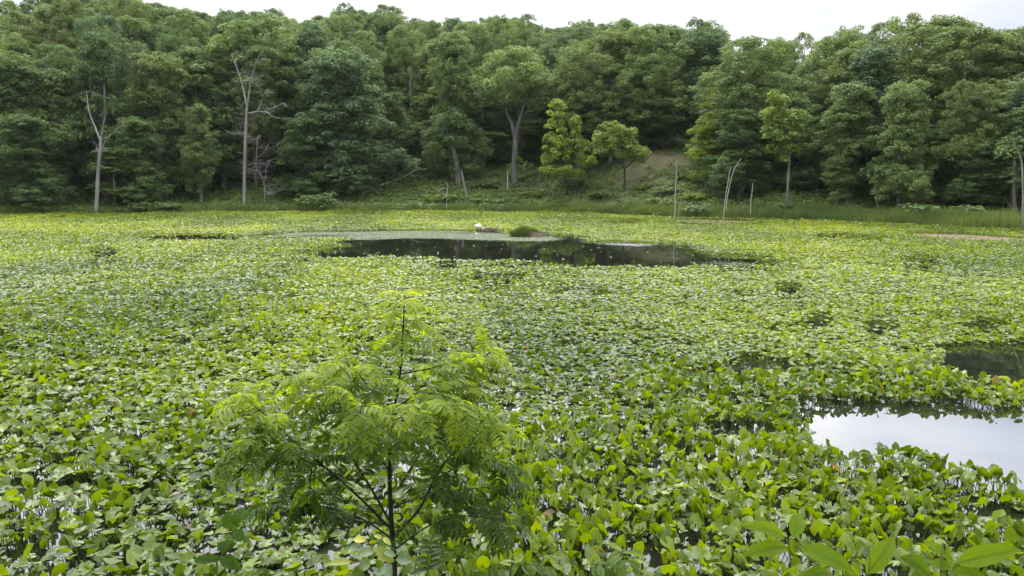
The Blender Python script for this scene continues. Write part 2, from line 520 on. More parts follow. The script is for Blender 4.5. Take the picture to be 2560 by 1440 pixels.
# ------------------------------------------------------------------ surface films
def film(name, poly, col, amount, label, cat, scale, grow=0.0, rough=.5):
    P = np.array(poly)
    x0, y0 = P.min(0) - .4; x1, y1 = P.max(0) + .4
    s = .11
    xs = np.arange(x0, x1, s); ys = np.arange(y0, y1, s)
    X, Y = np.meshgrid(xs, ys); X = X.ravel(); Y = Y.ravel()
    ins = 0
    for a, b in ((0, 0), (1.4, 0), (-1.4, 0), (0, .8), (0, -.8), (.7, .4), (-.7, .4), (.7, -.4), (-.7, -.4)):
        ins = ins + in_poly(X + a, Y + b, poly) / 9.0
    n = fbm(X * scale * .35, Y * scale, 31, 4)
    val = np.clip((ins - .5) * 1.6 + amount - .75 + (n - .5) * 1.5, 0, 1)
    keep = val > .03
    X, Y, val = X[keep], Y[keep], val[keep]
    k = len(X)
    h = s * .5
    v = np.stack([np.stack([X + a * h, Y + b * h, np.full(k, .004)], 1) for a, b in ((-1, -1), (1, -1), (1, 1), (-1, 1))], 1).reshape(-1, 3)
    mb = MB(); mb.add(v, f4=np.arange(k * 4).reshape(k, 4), t=val)
    m, nt, N, L = new_mat(name)
    out = N.new('ShaderNodeOutputMaterial'); pb = N.new('ShaderNodeBsdfPrincipled'); pb.inputs['Roughness'].default_value = rough
    at = N.new('ShaderNodeTexNoise'); at.inputs['Scale'].default_value = 1.2; at.inputs['Detail'].default_value = 7
    tc = N.new('ShaderNodeTexCoord'); L.new(tc.outputs['Object'], at.inputs['Vector'])
    rp = ramp(N, [(.3, col[0]), (.7, col[1])]); L.new(at.outputs['Fac'], rp.inputs[0]); L.new(rp.outputs[0], pb.inputs['Base Color'])
    tr = N.new('ShaderNodeBsdfTransparent')
    n3 = N.new('ShaderNodeTexNoise'); n3.inputs['Scale'].default_value = 5; n3.inputs['Detail'].default_value = 6
    L.new(tc.outputs['Object'], n3.inputs['Vector'])
    ta = N.new('ShaderNodeAttribute'); ta.attribute_name = 'tint'
    hm = N.new('ShaderNodeMath'); hm.operation = 'MULTIPLY'; L.new(ta.outputs['Fac'], hm.inputs[0]); hm.inputs[1].default_value = .5
    ad = N.new('ShaderNodeMath'); ad.operation = 'MULTIPLY_ADD'; L.new(n3.outputs['Fac'], ad.inputs[0]); ad.inputs[1].default_value = .75; L.new(hm.outputs[0], ad.inputs[2])
    pb.inputs['Specular IOR Level'].default_value = .12
    r3 = ramp(N, [(.58, (0, 0, 0)), (.98, (.95, .95, .95))]); L.new(ad.outputs[0], r3.inputs[0])
    ms = N.new('ShaderNodeMixShader'); L.new(r3.outputs[0], ms.inputs[0]); L.new(tr.outputs[0], ms.inputs[1]); L.new(pb.outputs[0], ms.inputs[2])
    L.new(ms.outputs[0], out.inputs[0])
    return tag(mb.build(name, m), label, cat, kind='stuff')


film('algae_film', FILM1, ((.048, .074, .016), (.110, .122, .066)), 1.02, 'pale green grey algae scum floating along the back of the dark pool', 'algae', .5)
film('algae_film', FILM2, ((.15, .155, .15), (.26, .265, .255)), .85, 'whitish drifting scum streak on the dark pool, right of the mound', 'algae', .6)
FILM3 = W((1700, 648), (1800, 652), (1900, 657), (2010, 664), (1960, 670), (1850, 665), (1750, 658))
film('algae_film', FILM3, ((.07, .075, .055), (.14, .145, .12)), .62, 'grey scum streaks at the right tail of the dark pool', 'algae', .7)
film('mud_flat', MUD1, ((.10, .075, .04), (.20, .145, .085)), 1.3, 'brown mud shallows at the feet of the thin grey poles', 'mud', .4)
film('mud_flat', MUD2, ((.12, .085, .055), (.24, .17, .12)), 1.2, 'reddish brown mud shallows among the leaves near the right edge', 'mud', .4)

# ------------------------------------------------------------------ lily leaves
def lily_template(seed, na, rings, fold, cup, wav, scale_y=1.0):
    r = np.random.default_rng(seed)
    th = np.linspace(-math.pi * .90, math.pi * .90, na)
    a = np.abs(th) / math.pi
    rad = 1.0 - .24 * np.sin(a * math.pi * .95) ** 2 - .10 * np.exp(-((a - .22) / .12) ** 2) + .16 * np.exp(-(a / .09) ** 2) + .06 * np.exp(-((a - .8) / .1) ** 2)
    rad = rad * (1 + (r.random(na) - .5) * .07)
    V = [(0, 0, 0)]
    ph = r.random() * 6.3
    for q in range(1, rings + 1):
        p = q / rings
        x = np.cos(th) * rad * p; y = np.sin(th) * rad * p * scale_y
        z = fold * np.abs(y) + cup * p * p * (.6 + .4 * np.cos(th)) + wav * np.sin(th * 3 + ph) * p * p + wav * .7 * np.sin(th * 5 + ph * 2) * p ** 3
        V += list(np.stack([x, y, z], 1))
    V = np.array(V)
    f3 = [(0, 1 + j, 2 + j) for j in range(na - 1)]
    f4 = []
    for q in range(rings - 1):
        o = 1 + q * na
        for j in range(na - 1):
            f4.append((o + j, o + na + j, o + na + j + 1, o + j + 1))
    V[:, 0] += .05
    return V, np.array(f3), np.array(f4) if f4 else np.zeros((0, 4), int)


TPL_NEAR, TPL_FAR = [], []
for k in range(14):
    fold = [-.22, .10, .38, .62, .20, -.40, .8, .05, .3, .5, -.15, .15, .45, -.3][k]
    cup = [.02, .12, .10, .15, -.20, -.10, .05, .22, .3, -.05, -.22, .05, .2, -.15][k]
    wav = [.07, .09, .08, .11, .12, .08, .07, .11, .09, .12, .10, .07, .09, .13][k]
    sy = [1, .95, .92, .85, 1, .95, .8, 1.02, .95, .9, 1, 1, .88, .97][k]
    TPL_NEAR.append(lily_template(k, 15, 3, fold, cup, wav, sy))
    TPL_FAR.append(lily_template(k, 8, 1, fold * .7, cup * .8, wav * .6, sy))
NT = len(TPL_NEAR)


def rot_mats(yaw, tilt, roll):
    """yaw about z after tilting the leaf about its y axis and rolling about its x axis"""
    cy, sy = np.cos(yaw), np.sin(yaw); ct, st = np.cos(tilt), np.sin(tilt); cr, sr = np.cos(roll), np.sin(roll)
    o, z = np.ones_like(yaw), np.zeros_like(yaw)
    Rz = np.stack([np.stack([cy, -sy, z], -1), np.stack([sy, cy, z], -1), np.stack([z, z, o], -1)], -2)
    Ry = np.stack([np.stack([ct, z, -st], -1), np.stack([z, o, z], -1), np.stack([st, z, ct], -1)], -2)
    Rx = np.stack([np.stack([o, z, z], -1), np.stack([z, cr, -sr], -1), np.stack([z, sr, cr], -1)], -2)
    return Rz @ Ry @ Rx


def scatter(y0, y1, dens):
    A = []
    xw = y1 * .72 + 4
    n = int((y1 - y0) * 2 * xw * dens)
    x = rng.uniform(-xw, xw, n); y = rng.uniform(y0, y1, n)
    k = np.abs(x) < y * .70 + 3
    return x[k], y[k]


LX, LY = [], []
for y0, y1, dn in [(6.3, 10, 140), (10, 14, 132), (14, 20, 140), (20, 30, 118), (30, 45, 76), (45, 62, 50), (62, 84, 34)]:
    x, y = scatter(y0, y1, dn)
    LX.append(x); LY.append(y)
LX = np.concatenate(LX); LY = np.concatenate(LY)
d = LY - shore(LX)
clump = fbm(LX * 1.1, LY * 1.1, 11, 3)
fine = vnoise(LX * 2.3, LY * 2.3, 17)
keep = (d < -.25) & (clump * .6 + fine * .4 > .25 + .10 * rng.random(len(LX)))
MOUND = Vector((*water_pt(1322, 592), 0))
keep &= ~((np.abs(LX - MOUND.x) < 1.3) & (np.abs(LY - MOUND.y - .35) < .9))
sparse = np.zeros(len(LX), bool)
jx = LX + (fbm(LX * .9, LY * .9, 41) - .5) * 2.6; jy = LY + (fbm(LX * .9, LY * .9, 47) - .5) * 2.6
for poly in (POOL_MAIN, MUD1, MUD2):
    sparse |= in_poly(jx, jy, poly)
jx2 = LX + (fbm(LX * 2, LY * 2, 41) - .5) * .7; jy2 = LY + (fbm(LX * 2, LY * 2, 47) - .5) * .7
for poly in (POOL_SKY, POOL_DARK):
    sparse |= in_poly(jx2, jy2, poly)
keep &= ~(sparse & ~(in_poly(LX, LY, POOL_MAIN) & (rng.random(len(LX)) < .005)))
PX, PY = project(LX, LY, 0.0)
for cx, cy, hx, hy in PATCH:
    lift_px = .20 * F / water_pt(cx, cy)[1] * (1 if cy < 1000 else .25)
    cy += lift_px * .45; hy += lift_px * .55
    if cy > 1150: hy *= .7; hx *= .85
    q = ((PX - cx) / hx) ** 2 + ((PY - cy) / hy) ** 2 + (fine - .5) * .9
    keep &= ~((q < 1) & (rng.random(len(LX)) < .93))
LX, LY, sparse, clump, fine = [a[keep] for a in (LX, LY, sparse, clump, fine)]
n = len(LX)
flat = sstep(.42, .60, fbm(LX * .16 + 3, LY * .11 + 1, 61, 3))          # beds of flat leaves against beds of raised leaves
size = (.038 + .056 * rng.random(n) ** .9) * (1 + .002 * LY) * (1 - .13 * sstep(10, 18, LY))
lift = (.05 + .30 * clump * rng.random(n) ** .6) * (1 - .45 * flat)
lift = np.where(sparse, .015, lift)
zone = sstep(10, 16, LY) * .58 + .50 * sstep(-.6, -2.0, LX) * (1 - sstep(12, 15, LY))
up = rng.random(n) < (.60 - .44 * flat) * (1 - zone)
tilt = np.where(up, rng.uniform(.7, 1.45, n), rng.normal(.06, .26, n) * (1 - .4 * sstep(11, 17, LY)))
tilt = np.where(sparse, 0.0, tilt)
tilt = np.where((lift < .09) & ~up, tilt * .3, tilt)
yaw = rng.uniform(-math.pi, math.pi, n)
roll = np.where(sparse, 0, rng.normal(0, .22, n) * (1 - .35 * sstep(11, 17, LY)))
tint = .18 + .48 * rng.random(n) + .85 * (fbm(LX * .22, LY * .13, 71, 3) - .5) + .13 * sstep(14, 50, LY)
brown = rng.random(n) < .005
tint = np.where(brown, .01, np.clip(tint, .06, 1))
kind = rng.integers(0, NT, n)
cz = lift + np.where(up, size * .15, 0)

# the 300 that show largest are leaves of their own
ppx, ppy = project(LX, LY, cz)
vis = (ppx > 20) & (ppx < 2540) & (ppy < 1425) & (LY < 14) & ~((ppx > 700) & (ppx < 1200) & (ppy > 1050))
score = np.where(vis, size / LY, -1)
single = np.zeros(n, bool)
single[np.argsort(-score)[:300]] = True

mb = MB()
RM = rot_mats(yaw, tilt, roll)
near = (LY < 22)
for lod, tpls in ((True, TPL_NEAR), (False, TPL_FAR)):
    for k in range(NT):
        sel = (kind == k) & (near == lod) & ~single
        if not sel.any():
            continue
        V, f3, f4 = tpls[k]
        Q = np.einsum('nij,vj->nvi', RM[sel], V) * size[sel][:, None, None]
        Q += np.stack([LX[sel], LY[sel], cz[sel]], 1)[:, None, :]
        cnt = int(sel.sum()); off = (np.arange(cnt) * len(V))[:, None, None]
        F3 = (f3[None] + off).reshape(-1, 3)
        base = mb.n
        mb.v.append(Q.reshape(-1, 3)); mb.n += cnt * len(V)
        mb.f3.append(F3 + base); mb.t3.append(np.repeat(tint[sel], len(f3)))
        if len(f4):
            mb.f4.append((f4[None] + off).reshape(-1, 4) + base); mb.t4.append(np.repeat(tint[sel], len(f4)))
beds = mb.build('lily_leaf_bed', M['lily'], smooth=True)
tag(beds, 'dense mat of green heart shaped spatterdock leaves covering the pond beyond the nearest leaves', 'lily leaves', kind='stuff')
# stalks of the near beds
sel = (LY < 18) & ~single & (lift > .08)
k = int(sel.sum())
sm = MB()
bx = LX[sel]; by = LY[sel]; bz = cz[sel]
ox = rng.normal(0, .05, k); oy = rng.normal(0, .05, k)
ring = [(math.cos(a), math.sin(a)) for a in (0, 2.09, 4.19)]
vv = []
for zz, rr in ((0, .0055), (1, .004)):
    for c, s_ in ring:
        vv.append(np.stack([bx + (ox if zz == 0 else 0) + c * rr, by + (oy if zz == 0 else 0) + s_ * rr, (bz if zz else np.full(k, -.05))], 1))
vv = np.stack(vv, 1).reshape(-1, 3)
ff = np.array([(0, 1, 4, 3), (1, 2, 5, 4), (2, 0, 3, 5)])
sm.add(vv, f4=(ff[None] + (np.arange(k) * 6)[:, None, None]).reshape(-1, 4))
st = sm.build('stalks', M['stalk'], beds)
st['kind'] = 'stuff'

blade_me = []
for k in range(NT):
    for q in range(2):
        b = MB(); V, f3, f4 = TPL_NEAR[k]
        b.add(V, f3=f3, t=[.38, .58][q]); b.f4.append(f4); b.t4.append(np.full(len(f4), [.38, .58][q]))
        blade_me.append(b.mesh('blade', True, M['lily']))
b = MB(); b.add(TPL_NEAR[4][0], f3=TPL_NEAR[4][1], t=.01); b.f4.append(TPL_NEAR[4][2]); b.t4.append(np.full(len(TPL_NEAR[4][2]), .01))
blade_brown = b.mesh('blade', True, M['lily'])
b = MB(); tube(b, [(0, 0, 0), (.02, 0, .5), (0, 0, 1)], [.0055, .005, .004], 5)
stalk_me = b.mesh('stalk', True, M['stalk'])


def leaf_label(i):
    pose = 'upright' if tilt[i] > .7 else ('flat' if tilt[i] < .15 else 'tilted')
    x, y = ppx[i], ppy[i]
    if brown[i]:
        return 'withered brown spatterdock leaf among the green nearest leaves', 'withered leaves among the nearest lily leaves'
    if x < 640: zone = 'left of the sapling'
    elif x < 1330: zone = 'close around the sapling'
    elif x < 1850: zone = 'right of the sapling'
    elif y < 1230: zone = 'on the rim of the bright pool'
    else: zone = 'between bright pool and right hand shrub'
    return '%s green spatterdock leaf in the nearest bed %s' % (pose, zone), '%s nearest lily leaves %s' % (pose, zone)


for j, i in enumerate(np.where(single)[0]):
    root = empty('lily_leaf', (LX[i], LY[i], 0))
    lab, grp = leaf_label(i)
    tag(root, lab, 'lily leaf', grp)
    bl = link('blade', blade_brown if brown[i] else blade_me[kind[i] * 2 + (1 if tint[i] > .46 else 0)], root)
    bl.matrix_local = Matrix.Translation((0, 0, cz[i])) @ Matrix(RM[i].tolist()).to_4x4() @ Matrix.Scale(size[i], 4)
    s_ = link('stalk', stalk_me, root)
    s_.location = (0, 0, -.06); s_.scale = (1, 1, cz[i] + .06)

# ------------------------------------------------------------------ forest trees
def puff_leaves(mb, c, r, n, size, flat=.75, upb=.35, tint0=.5, tv=.5):
    u = unit(rng.normal(size=(n, 3)))
    u[:, 2] = np.where(u[:, 2] < -.65, -u[:, 2] * .6, u[:, 2])
    u = unit(u)
    rad = r * (0.55 + .5 * rng.random(n) ** .7)
    p = np.array(c) + u * rad[:, None] * np.array([1, 1, flat])
    nor = u * .8 + np.array([0, 0, upb]) + rng.normal(size=(n, 3)) * .45
    s = size * rng.uniform(.65, 1.3, n)
    rhomb(mb, p, nor, s, s * rng.uniform(.5, .8, n), np.clip(tint0 + (rng.random(n) - .5) * tv, 0, 1))


def crown_mesh(name, kind, seed):
    """crown of leaf clumps carried by lobes; 16 m tall reference tree"""
    global rng
    keep_rng = rng
    rng = np.random.default_rng(seed)
    mb = MB()
    lobes = []
    z0, z1, Rr, nl, lr = {'round': (4.2, 16, 4.1, 26, (1.1, 2.0)), 'column': (2.2, 16, 2.8, 27, (.9, 1.5)), 'skirt': (.8, 16, 3.5, 38, (.9, 1.7)),
                          'sparse': (6.5, 16, 3.1, 10, (1.0, 1.6)), 'layer': (3.2, 16, 3.4, 17, (1.0, 1.6)), 'spread': (6.5, 16, 5.0, 28, (1.1, 1.9))}[kind]
    for i in range(nl):
        t = (i + rng.random() * .8) / nl
        z = z0 + lr[0] * .5 + (z1 - z0 - lr[1] * 1.0) * min(1, max(0, t + rng.normal(0, .14)))
        if kind in ('round', 'spread', 'sparse'):
            prof = math.sin(math.pi * (.20 + .66 * t)) ** .6
        elif kind == 'layer':
            prof = 1 - .70 * t
        else:
            prof = (1 - t ** 2.6) ** .5 * (.82 + .18 * math.sin(t * 9 + seed))
        a = i * 2.4 + rng.random() * 2.2
        r = rng.uniform(*lr) * 1.08
        dist = max(0, Rr * prof - r * .6) * rng.uniform(.45, 1.25)
        lobes.append((np.array([math.cos(a) * dist, math.sin(a) * dist, z]), r))
    lobes.append((np.array([rng.normal(0, .4), rng.normal(0, .4), z1 - lr[0] * .8]), lr[0] * .9))
    for c, r in lobes:
        tl = rng.uniform(.36, .60)
        m = int({'sparse': 17, 'layer': 19}.get(kind, 30) * (r / 1.9) ** 2) + 5
        u = unit(rng.normal(size=(m, 3)))
        u[:, 2] = np.where(u[:, 2] < -.80, -u[:, 2], u[:, 2])
        for j in range(m):
            pc = c + u[j] * r * rng.uniform(.70, 1.06) * np.array([1, 1, .92])
            pr = rng.uniform(.30, .60)
            puff_leaves(mb, pc, pr, int(60 * (pr / .45) ** 1.6), .100, .85 if kind != 'layer' else .5, .30 if kind != 'layer' else .8, tl + rng.uniform(-.20, .20))
    me = mb.mesh(name, False, M['oak'])
    rng = keep_rng
    return me, lobes, Rr


def trunk_mesh(lobes, seed, zfork, r0=.26):
    global rng
    keep_rng = rng
    rng = np.random.default_rng(seed)
    mb = MB()
    ax = [(0, 0, -.6), (rng.normal(0, .1), rng.normal(0, .1), zfork * .5), (rng.normal(0, .2), rng.normal(0, .2), zfork), (rng.normal(0, .3), rng.normal(0, .3), 11), (0, 0, 14.5)]
    L_ = smooth_line(ax, 4)
    rr = [r0 * (1.25 if i == 0 else 1) * (1 - .9 * (i / (len(L_) - 1)) ** 1.2) + .02 for i in range(len(L_))]
    tube(mb, L_, rr, 8, wob=.15)
    for c, r in lobes:
        zb = max(zfork * .7, min(c[2] - 1.2, 13))
        b = min(L_, key=lambda p: abs(p.z - zb))
        mid = Vector(b).lerp(Vector(c), .5) + Vector((0, 0, -.25))
        rb = max(.03, r0 * .42 * (1 - b.z / 18))
        tube(mb, smooth_line([b, mid, c], 3), np.linspace(rb, .03, 7 if True else 4)[:7], 5)
    me = mb.mesh('trunk', True, M['bark'])
    rng = keep_rng
    return me


VAR = {}
for key, kind_, seed, zf in [('round1', 'round', 101, 6), ('round2', 'round', 102, 5.5), ('round3', 'round', 103, 6.5), ('col1', 'column', 104, 3.5), ('col2', 'column', 105, 4),
                             ('skirt1', 'skirt', 106, 3), ('skirt2', 'skirt', 107, 3), ('sparse1', 'sparse', 108, 8), ('sparse2', 'sparse', 109, 8), ('layer1', 'layer', 110, 5), ('layer2', 'layer', 111, 5), ('spread1', 'spread', 112, 7)]:
    me, lobes, Rr = crown_mesh('crown', kind_, seed)
    VAR[key] = (me, trunk_mesh(lobes, seed + 50, zf), Rr)

def bush_variant(seed):
    global rng
    keep_rng = rng
    rng = np.random.default_rng(seed)
    mb = MB(); lobes = []
    for i in range(15):
        a = rng.random() * 6.28; q = rng.random() ** .5
        z = 2 + 11 * rng.random() * (1 - .55 * q)
        c = np.array([math.cos(a) * q * 6.5, math.sin(a) * q * 6.5, z]); r = rng.uniform(1.8, 4.0)
        lobes.append((c, r))
        puff_leaves(mb, c, r, int(26 * r / 2.4), rng.uniform(.62, 1.0), .75, .5, rng.uniform(.35, .75), .6)
    me = mb.mesh('crown', False, M['oak'])
    sm = MB()
    for c, r in lobes[::2]:
        tube(sm, smooth_line([(c[0] * .1, c[1] * .1, -1), (c[0] * .6, c[1] * .6, c[2] * .5), (c[0], c[1], c[2] + r * .8)], 3), np.linspace(.35, .1, 7), 5)
    st_me = sm.mesh('stems', True, M['bark'])
    rng = keep_rng
    return me, st_me, 8.0


for q in range(3):
    VAR['bush%d' % (q + 1)] = bush_variant(300 + q)
TREES = []


def tree(name, label, cat, group, pos, h, rad, var, mat, lean=(0, 0), yaw=None, bark='bark'):
    me, tm, Rr = VAR[var]
    root = empty(name, pos)
    tag(root, label, cat, group)
    root.rotation_euler = (lean[0], lean[1], random.uniform(0, 6.28) if yaw is None else yaw)
    sxy, sz = rad / Rr, h / 16.0
    t = link('trunk', tm, root); t.scale = (max(.7, min(1.3, sxy)) * .95,) * 2 + (sz,)
    t.scale = (sxy, sxy, sz)
    c = link('crown', me, root); c.scale = (sxy, sxy, sz)
    c.material_slots[0].link = 'OBJECT'; c.material_slots[0].material = M[mat]
    t.material_slots[0].link = 'OBJECT'; t.material_slots[0].material = M[bark]
    TREES.append((pos[0], pos[1], rad))
    return root


def place(name, label, px, top, wpx, var, mat, d=None, base=None, cat='tree', group='trees of the front row along the pond', **kw):
    """stand a tree so far behind the shoreline (d) or with its foot on image row base"""
    if base is not None:
        p = ground_pt(px, base)
    else:
        Y = 80.0
        for _ in range(8):
            x = xat(px, Y, hgt(xat(px, Y, 5), Y))
            Y = float(shore(x)) + d
        x = xat(px, Y, hgt(x, Y))
        p = Vector((x, Y, hgt(x, Y)))
    h = zat(top, p.y) - p.z
    rad = wpx / 2 * pscale(p.y)
    return tree(name, label, cat, group, p, h, rad, var, mat, **kw)


FRONT = [
    # label, px, top row, width px, variant, colour, distance behind the shore
    ('tall deep green tree at the left edge, its crown leaving the frame', 45, 130, 190, 'skirt1', 'deep', 7),
    ('low bushy dark green tree leaning over the pond at the left edge', 70, 295, 175, 'skirt2', 'deep', 2.0),
    ('deep green tree between the left edge and the forked dead snag', 150, 180, 130, 'col1', 'oak', 8),
    ('slender pointed green tree rising straight behind the forked dead snag', 265, 88, 125, 'col2', 'deep', 7),
    ('small fresh green tree low behind the trunk of the forked dead snag', 285, 372, 120, 'layer1', 'oak', 3),
    ('broad yellow green tree right of the forked dead snag, lit top', 415, 135, 175, 'skirt1', 'olive', 8),
    ('dark green lower tree with visible thin trunk, right of the forked snag', 355, 300, 130, 'skirt2', 'deep', 3.5),
    ('narrow bright green tree on the right flank of the yellow green one', 505, 265, 95, 'col1', 'oak', 5),
    ('wide rounded crown high behind the tall bare dead tree', 650, 62, 260, 'round1', 'oak', 16),
    ('dark shaded tree right behind the tall bare dead tree', 560, 210, 150, 'skirt1', 'deep', 12),
    ('dark low tree directly right of the twiggy small dead tree', 770, 300, 150, 'skirt2', 'deep', 7),
    ('large drooping blue green tree left of the fallen trunk', 860, 124, 230, 'skirt1', 'blue', 9),
    ('lower blue green tree with grey foot just above the fallen trunk', 885, 300, 130, 'skirt2', 'blue', 7.5),
    ('shaded green tree left of the thin winding dead stem', 985, 235, 95, 'col2', 'deep', 13),
    ('tall olive crown above the leaning trunk in the middle', 1125, 88, 150, 'round2', 'oak', 24),
    ('dark green tree between the leaning trunk and the forked oak', 1225, 330, 130, 'skirt1', 'deep', 19),
    ('dark bushy tree right behind the trunk of the forked oak', 1340, 300, 130, 'skirt2', 'deep', 21),
    ('rounded green tree behind the two lime trees', 1525, 168, 165, 'round3', 'oak', 19),
    ('tall green tree standing behind the brightest lime tree', 1420, 120, 150, 'round1', 'olive', 25),
    ('dark green tree above the bare brown slope', 1660, 235, 170, 'round2', 'deep', 25),
    ('dark tree behind the small lime tree, left of the bare slope', 1580, 280, 130, 'skirt1', 'deep', 24),
    ('small pale green tree standing right of the bare brown slope', 1765, 284, 95, 'col2', 'lime', 11),
    ('big rounded green tree above the leaning pair of grey poles', 1870, 108, 210, 'round2', 'oak', 13),
    ('dark bushy tree behind the leaning pair of grey poles', 1850, 275, 150, 'skirt1', 'deep', 8),
    ('dark tree between the leaning poles and the slim bare trunk', 1925, 330, 120, 'skirt2', 'deep', 11),
    ('mid green tree with two rounded tops, right of the slim bare trunk', 2120, 213, 150, 'col1', 'oak', 10),
    ('narrow small green tree close to the grass, right of the bare trunk', 2092, 368, 78, 'col2', 'oak', 7),
    ('pointed green tree with foliage down to the right hand grass', 2245, 204, 140, 'skirt1', 'oak', 8),
    ('dark shaded tree left of the pointed tree on the right', 2040, 300, 130, 'skirt2', 'deep', 13),
    ('pale tipped round tree above the round shrub at right', 2410, 215, 130, 'round1', 'olive', 13),
    ('dark green tree near the right edge with flat pale sprays', 2525, 190, 150, 'layer2', 'blue', 12),
    ('layered green branches of the tree cut by the right edge', 2555, 265, 110, 'layer1', 'deep', 9),
    ('big yellow green crown high on the right, second row', 2400, 80, 250, 'round3', 'olive', 22),
    ('light feathery crown in the second row above the bare trunk', 2105, 130, 165, 'round1', 'olive', 20),
    ('shaded tree filling the gap left of the right edge', 2330, 330, 130, 'skirt2', 'deep', 15),
    ('shaded low tree behind the round shrub at right', 2450, 360, 140, 'skirt1', 'deep', 12),
    ('gappy tall tree on the right skyline, the highest there', 2255, 44, 150, 'sparse1', 'oak', 30),
    ('gappy slim tree on the right skyline, left of the highest', 2095, 72, 110, 'sparse2', 'oak', 30),
    ('thin topped tree on the skyline above the bare trunk', 1990, 88, 95, 'sparse1', 'oak', 28),
    ('rounded tree standing alone on the skyline right of centre', 1750, 58, 115, 'round1', 'oak', 36),
    ('gappy tree on the right skyline, right of the highest', 2370, 62, 110, 'sparse2', 'oak', 34),
    ('yellow crowned small tree lit among dark trunks, right of centre', 1790, 190, 70, 'sparse1', 'yellow', 17),
    ('tall blue green tree behind the small pale tree on the slope', 1720, 170, 130, 'col1', 'blue', 28),
    ('tall crown behind the pointed slender tree at left', 215, 150, 130, 'round3', 'oak', 14),
    ('tall dark crown above the broad yellow green tree', 430, 30, 190, 'round2', 'deep', 26),
    ('rounded crown between bare dead tree and blue green tree', 770, 95, 150, 'round3', 'oak', 22),
    ('olive crown right of the winding dead stem', 1060, 240, 110, 'col1', 'oak', 19),
]
for lab, px, top, wpx, var, mat, d_ in FRONT:
    place('broadleaf_tree', lab, px, top, wpx * (1.15 if wpx > 100 else 1.05), var, mat, d=d_)

# the two lime coloured trees and the slim tree with a bare trunk
place('round_shrub', 'round green shrub standing in the grass near the right edge', 2412, 496, 92, 'bush2', 'oak', base=545, cat='shrub', group='shrubs along the shore')
for px, py, top, wp, lab in [(345, 528, 488, 70, 'small green shrub by the water right of the forked snag'), (420, 524, 490, 70, 'second small shrub by the water right of the forked snag'),
                             (1965, 527, 482, 60, 'dark green shrub at the foot of the slim bare trunk'), (1745, 538, 490, 60, 'bluish shrub behind the short grey stakes'),
                             (1430, 470, 420, 80, 'dark shrub under the two lime trees'), (2290, 545, 490, 90, 'dark shrub below the pointed tree on the right'), (800, 520, 455, 90, 'dark shrub left of the reddish earth scar')]:
    place('shore_shrub', lab, px, top, wp * 1.25, 'bush%d' % (px % 3 + 1), 'blue' if 'bluish' in lab else 'deep' if 'dark' in lab else 'oak', base=py, cat='shrub', group='shrubs along the shore')

for side, grp, spots in [('right of the lime green trees', 'bushes on the open slope right of the lime trees', [(1606, 474, 22, 60), (1672, 484, 26, 84), (1726, 500, 34, 86), (1650, 512, 24, 90), (1712, 446, 18, 60), (1500, 494, 22, 80)]),
                         ('above the fallen trunk', 'bushes on the open slope above the fallen trunk', [(1070, 446, 18, 60), (1215, 468, 20, 76), (1098, 502, 24, 90), (1335, 490, 22, 84), (960, 506, 22, 84), (1210, 508, 20, 96)])]:
    for px, py, hp, wp in spots:
        place('slope_bush', 'leafy green bush on the open slope ' + side, px, py - hp, wp, random.choice(['bush1', 'bush2', 'bush3']), random.choice(['under', 'oak', 'limedark', 'under']), base=py, cat='bush', group=grp)

# forest behind, up to the ridge
SKY_PX = [-200, 0, 200, 350, 400, 520, 600, 700, 830, 880, 940, 1000, 1020, 1150, 1300, 1400, 1550, 1640, 1690, 1720, 1800, 1830, 1900, 1980, 2060, 2100, 2180, 2280, 2400, 2560, 2760]
SKY_PY = [-80, -70, -50, -12, 12, 30, 30, 28, 42, 15, 8, 25, 48, 50, 48, 62, 58, 62, 95, 62, 66, 98, 100, 92, 90, 78, 62, 46, 72, 78, 75]
ROWS = [(13, 6.5), (20, 5.6), (27, 5.2), (34, 5.2), (42, 5.4), (51, 5.8), (61, 6.0), (72, 6.5)]
cols = ['oak', 'deep', 'olive', 'oak', 'blue', 'olive', 'oak']
varsb = ['round1', 'round2', 'round3', 'skirt2', 'round2', 'skirt1', 'spread1']
nback = 0
for ri, (dd, sp) in enumerate(ROWS):
    x = -75.0
    while x < 66:
        x += sp * random.uniform(.75, 1.25)
        yy = float(shore(x)) + dd + random.uniform(-3.2, 3.2)
        if x > 24 and ri > 3 and random.random() < .75:
            continue
        if abs(x - bare_c.x) < 5.0 and yy < bare_c.y + 3.5:
            continue
        zb = hgt(x, yy)
        px, py = project(x, yy, zb)
        if px < -160 or px > 2720:
            continue
        lim = np.interp(px, SKY_PX, SKY_PY) + random.uniform(0, 22)
        if ri < 2: lim += random.uniform(30, 90)
        hmax = zat(lim, yy) - zb
        h = random.uniform(13.5, 18.0)
        if h > hmax or (ri >= 6 and h > hmax - 6):
            h = hmax
        if h < 7 or h > 22:
            if h > 22: h = 20
            else: continue
        if ri < 2 and (1170 < px < 1410 or 1000 < px < 1050):
            continue
        if ri < 2 and any((tx - x) ** 2 + (ty - yy) ** 2 < (2.4) ** 2 for tx, ty, _ in TREES):
            continue
        rad = random.uniform(3.2, 4.8) * (.85 if ri < 2 else 1)
        ridge = h >= hmax - .01
        if px < 850: side = 'left'
        elif px < 1700: side = 'middle'
        else: side = 'right'
        where = 'cutting the skyline on the ridge' if ridge else ('in the shaded wood just behind the front row' if ri < 2 else 'in the canopy covering the hillside')
        lab = 'leafy tree %s, %s part' % (where, side)
        v = random.choice(varsb)
        if ri < 2 and side == 'right':
            v = random.choice(['sparse1', 'round2', 'col1', 'skirt2'])
        tree('forest_tree', lab, 'tree', 'forest trees %s, %s' % (where, side), (x, yy, zb), h, rad, v, random.choice(cols))
        nback += 1
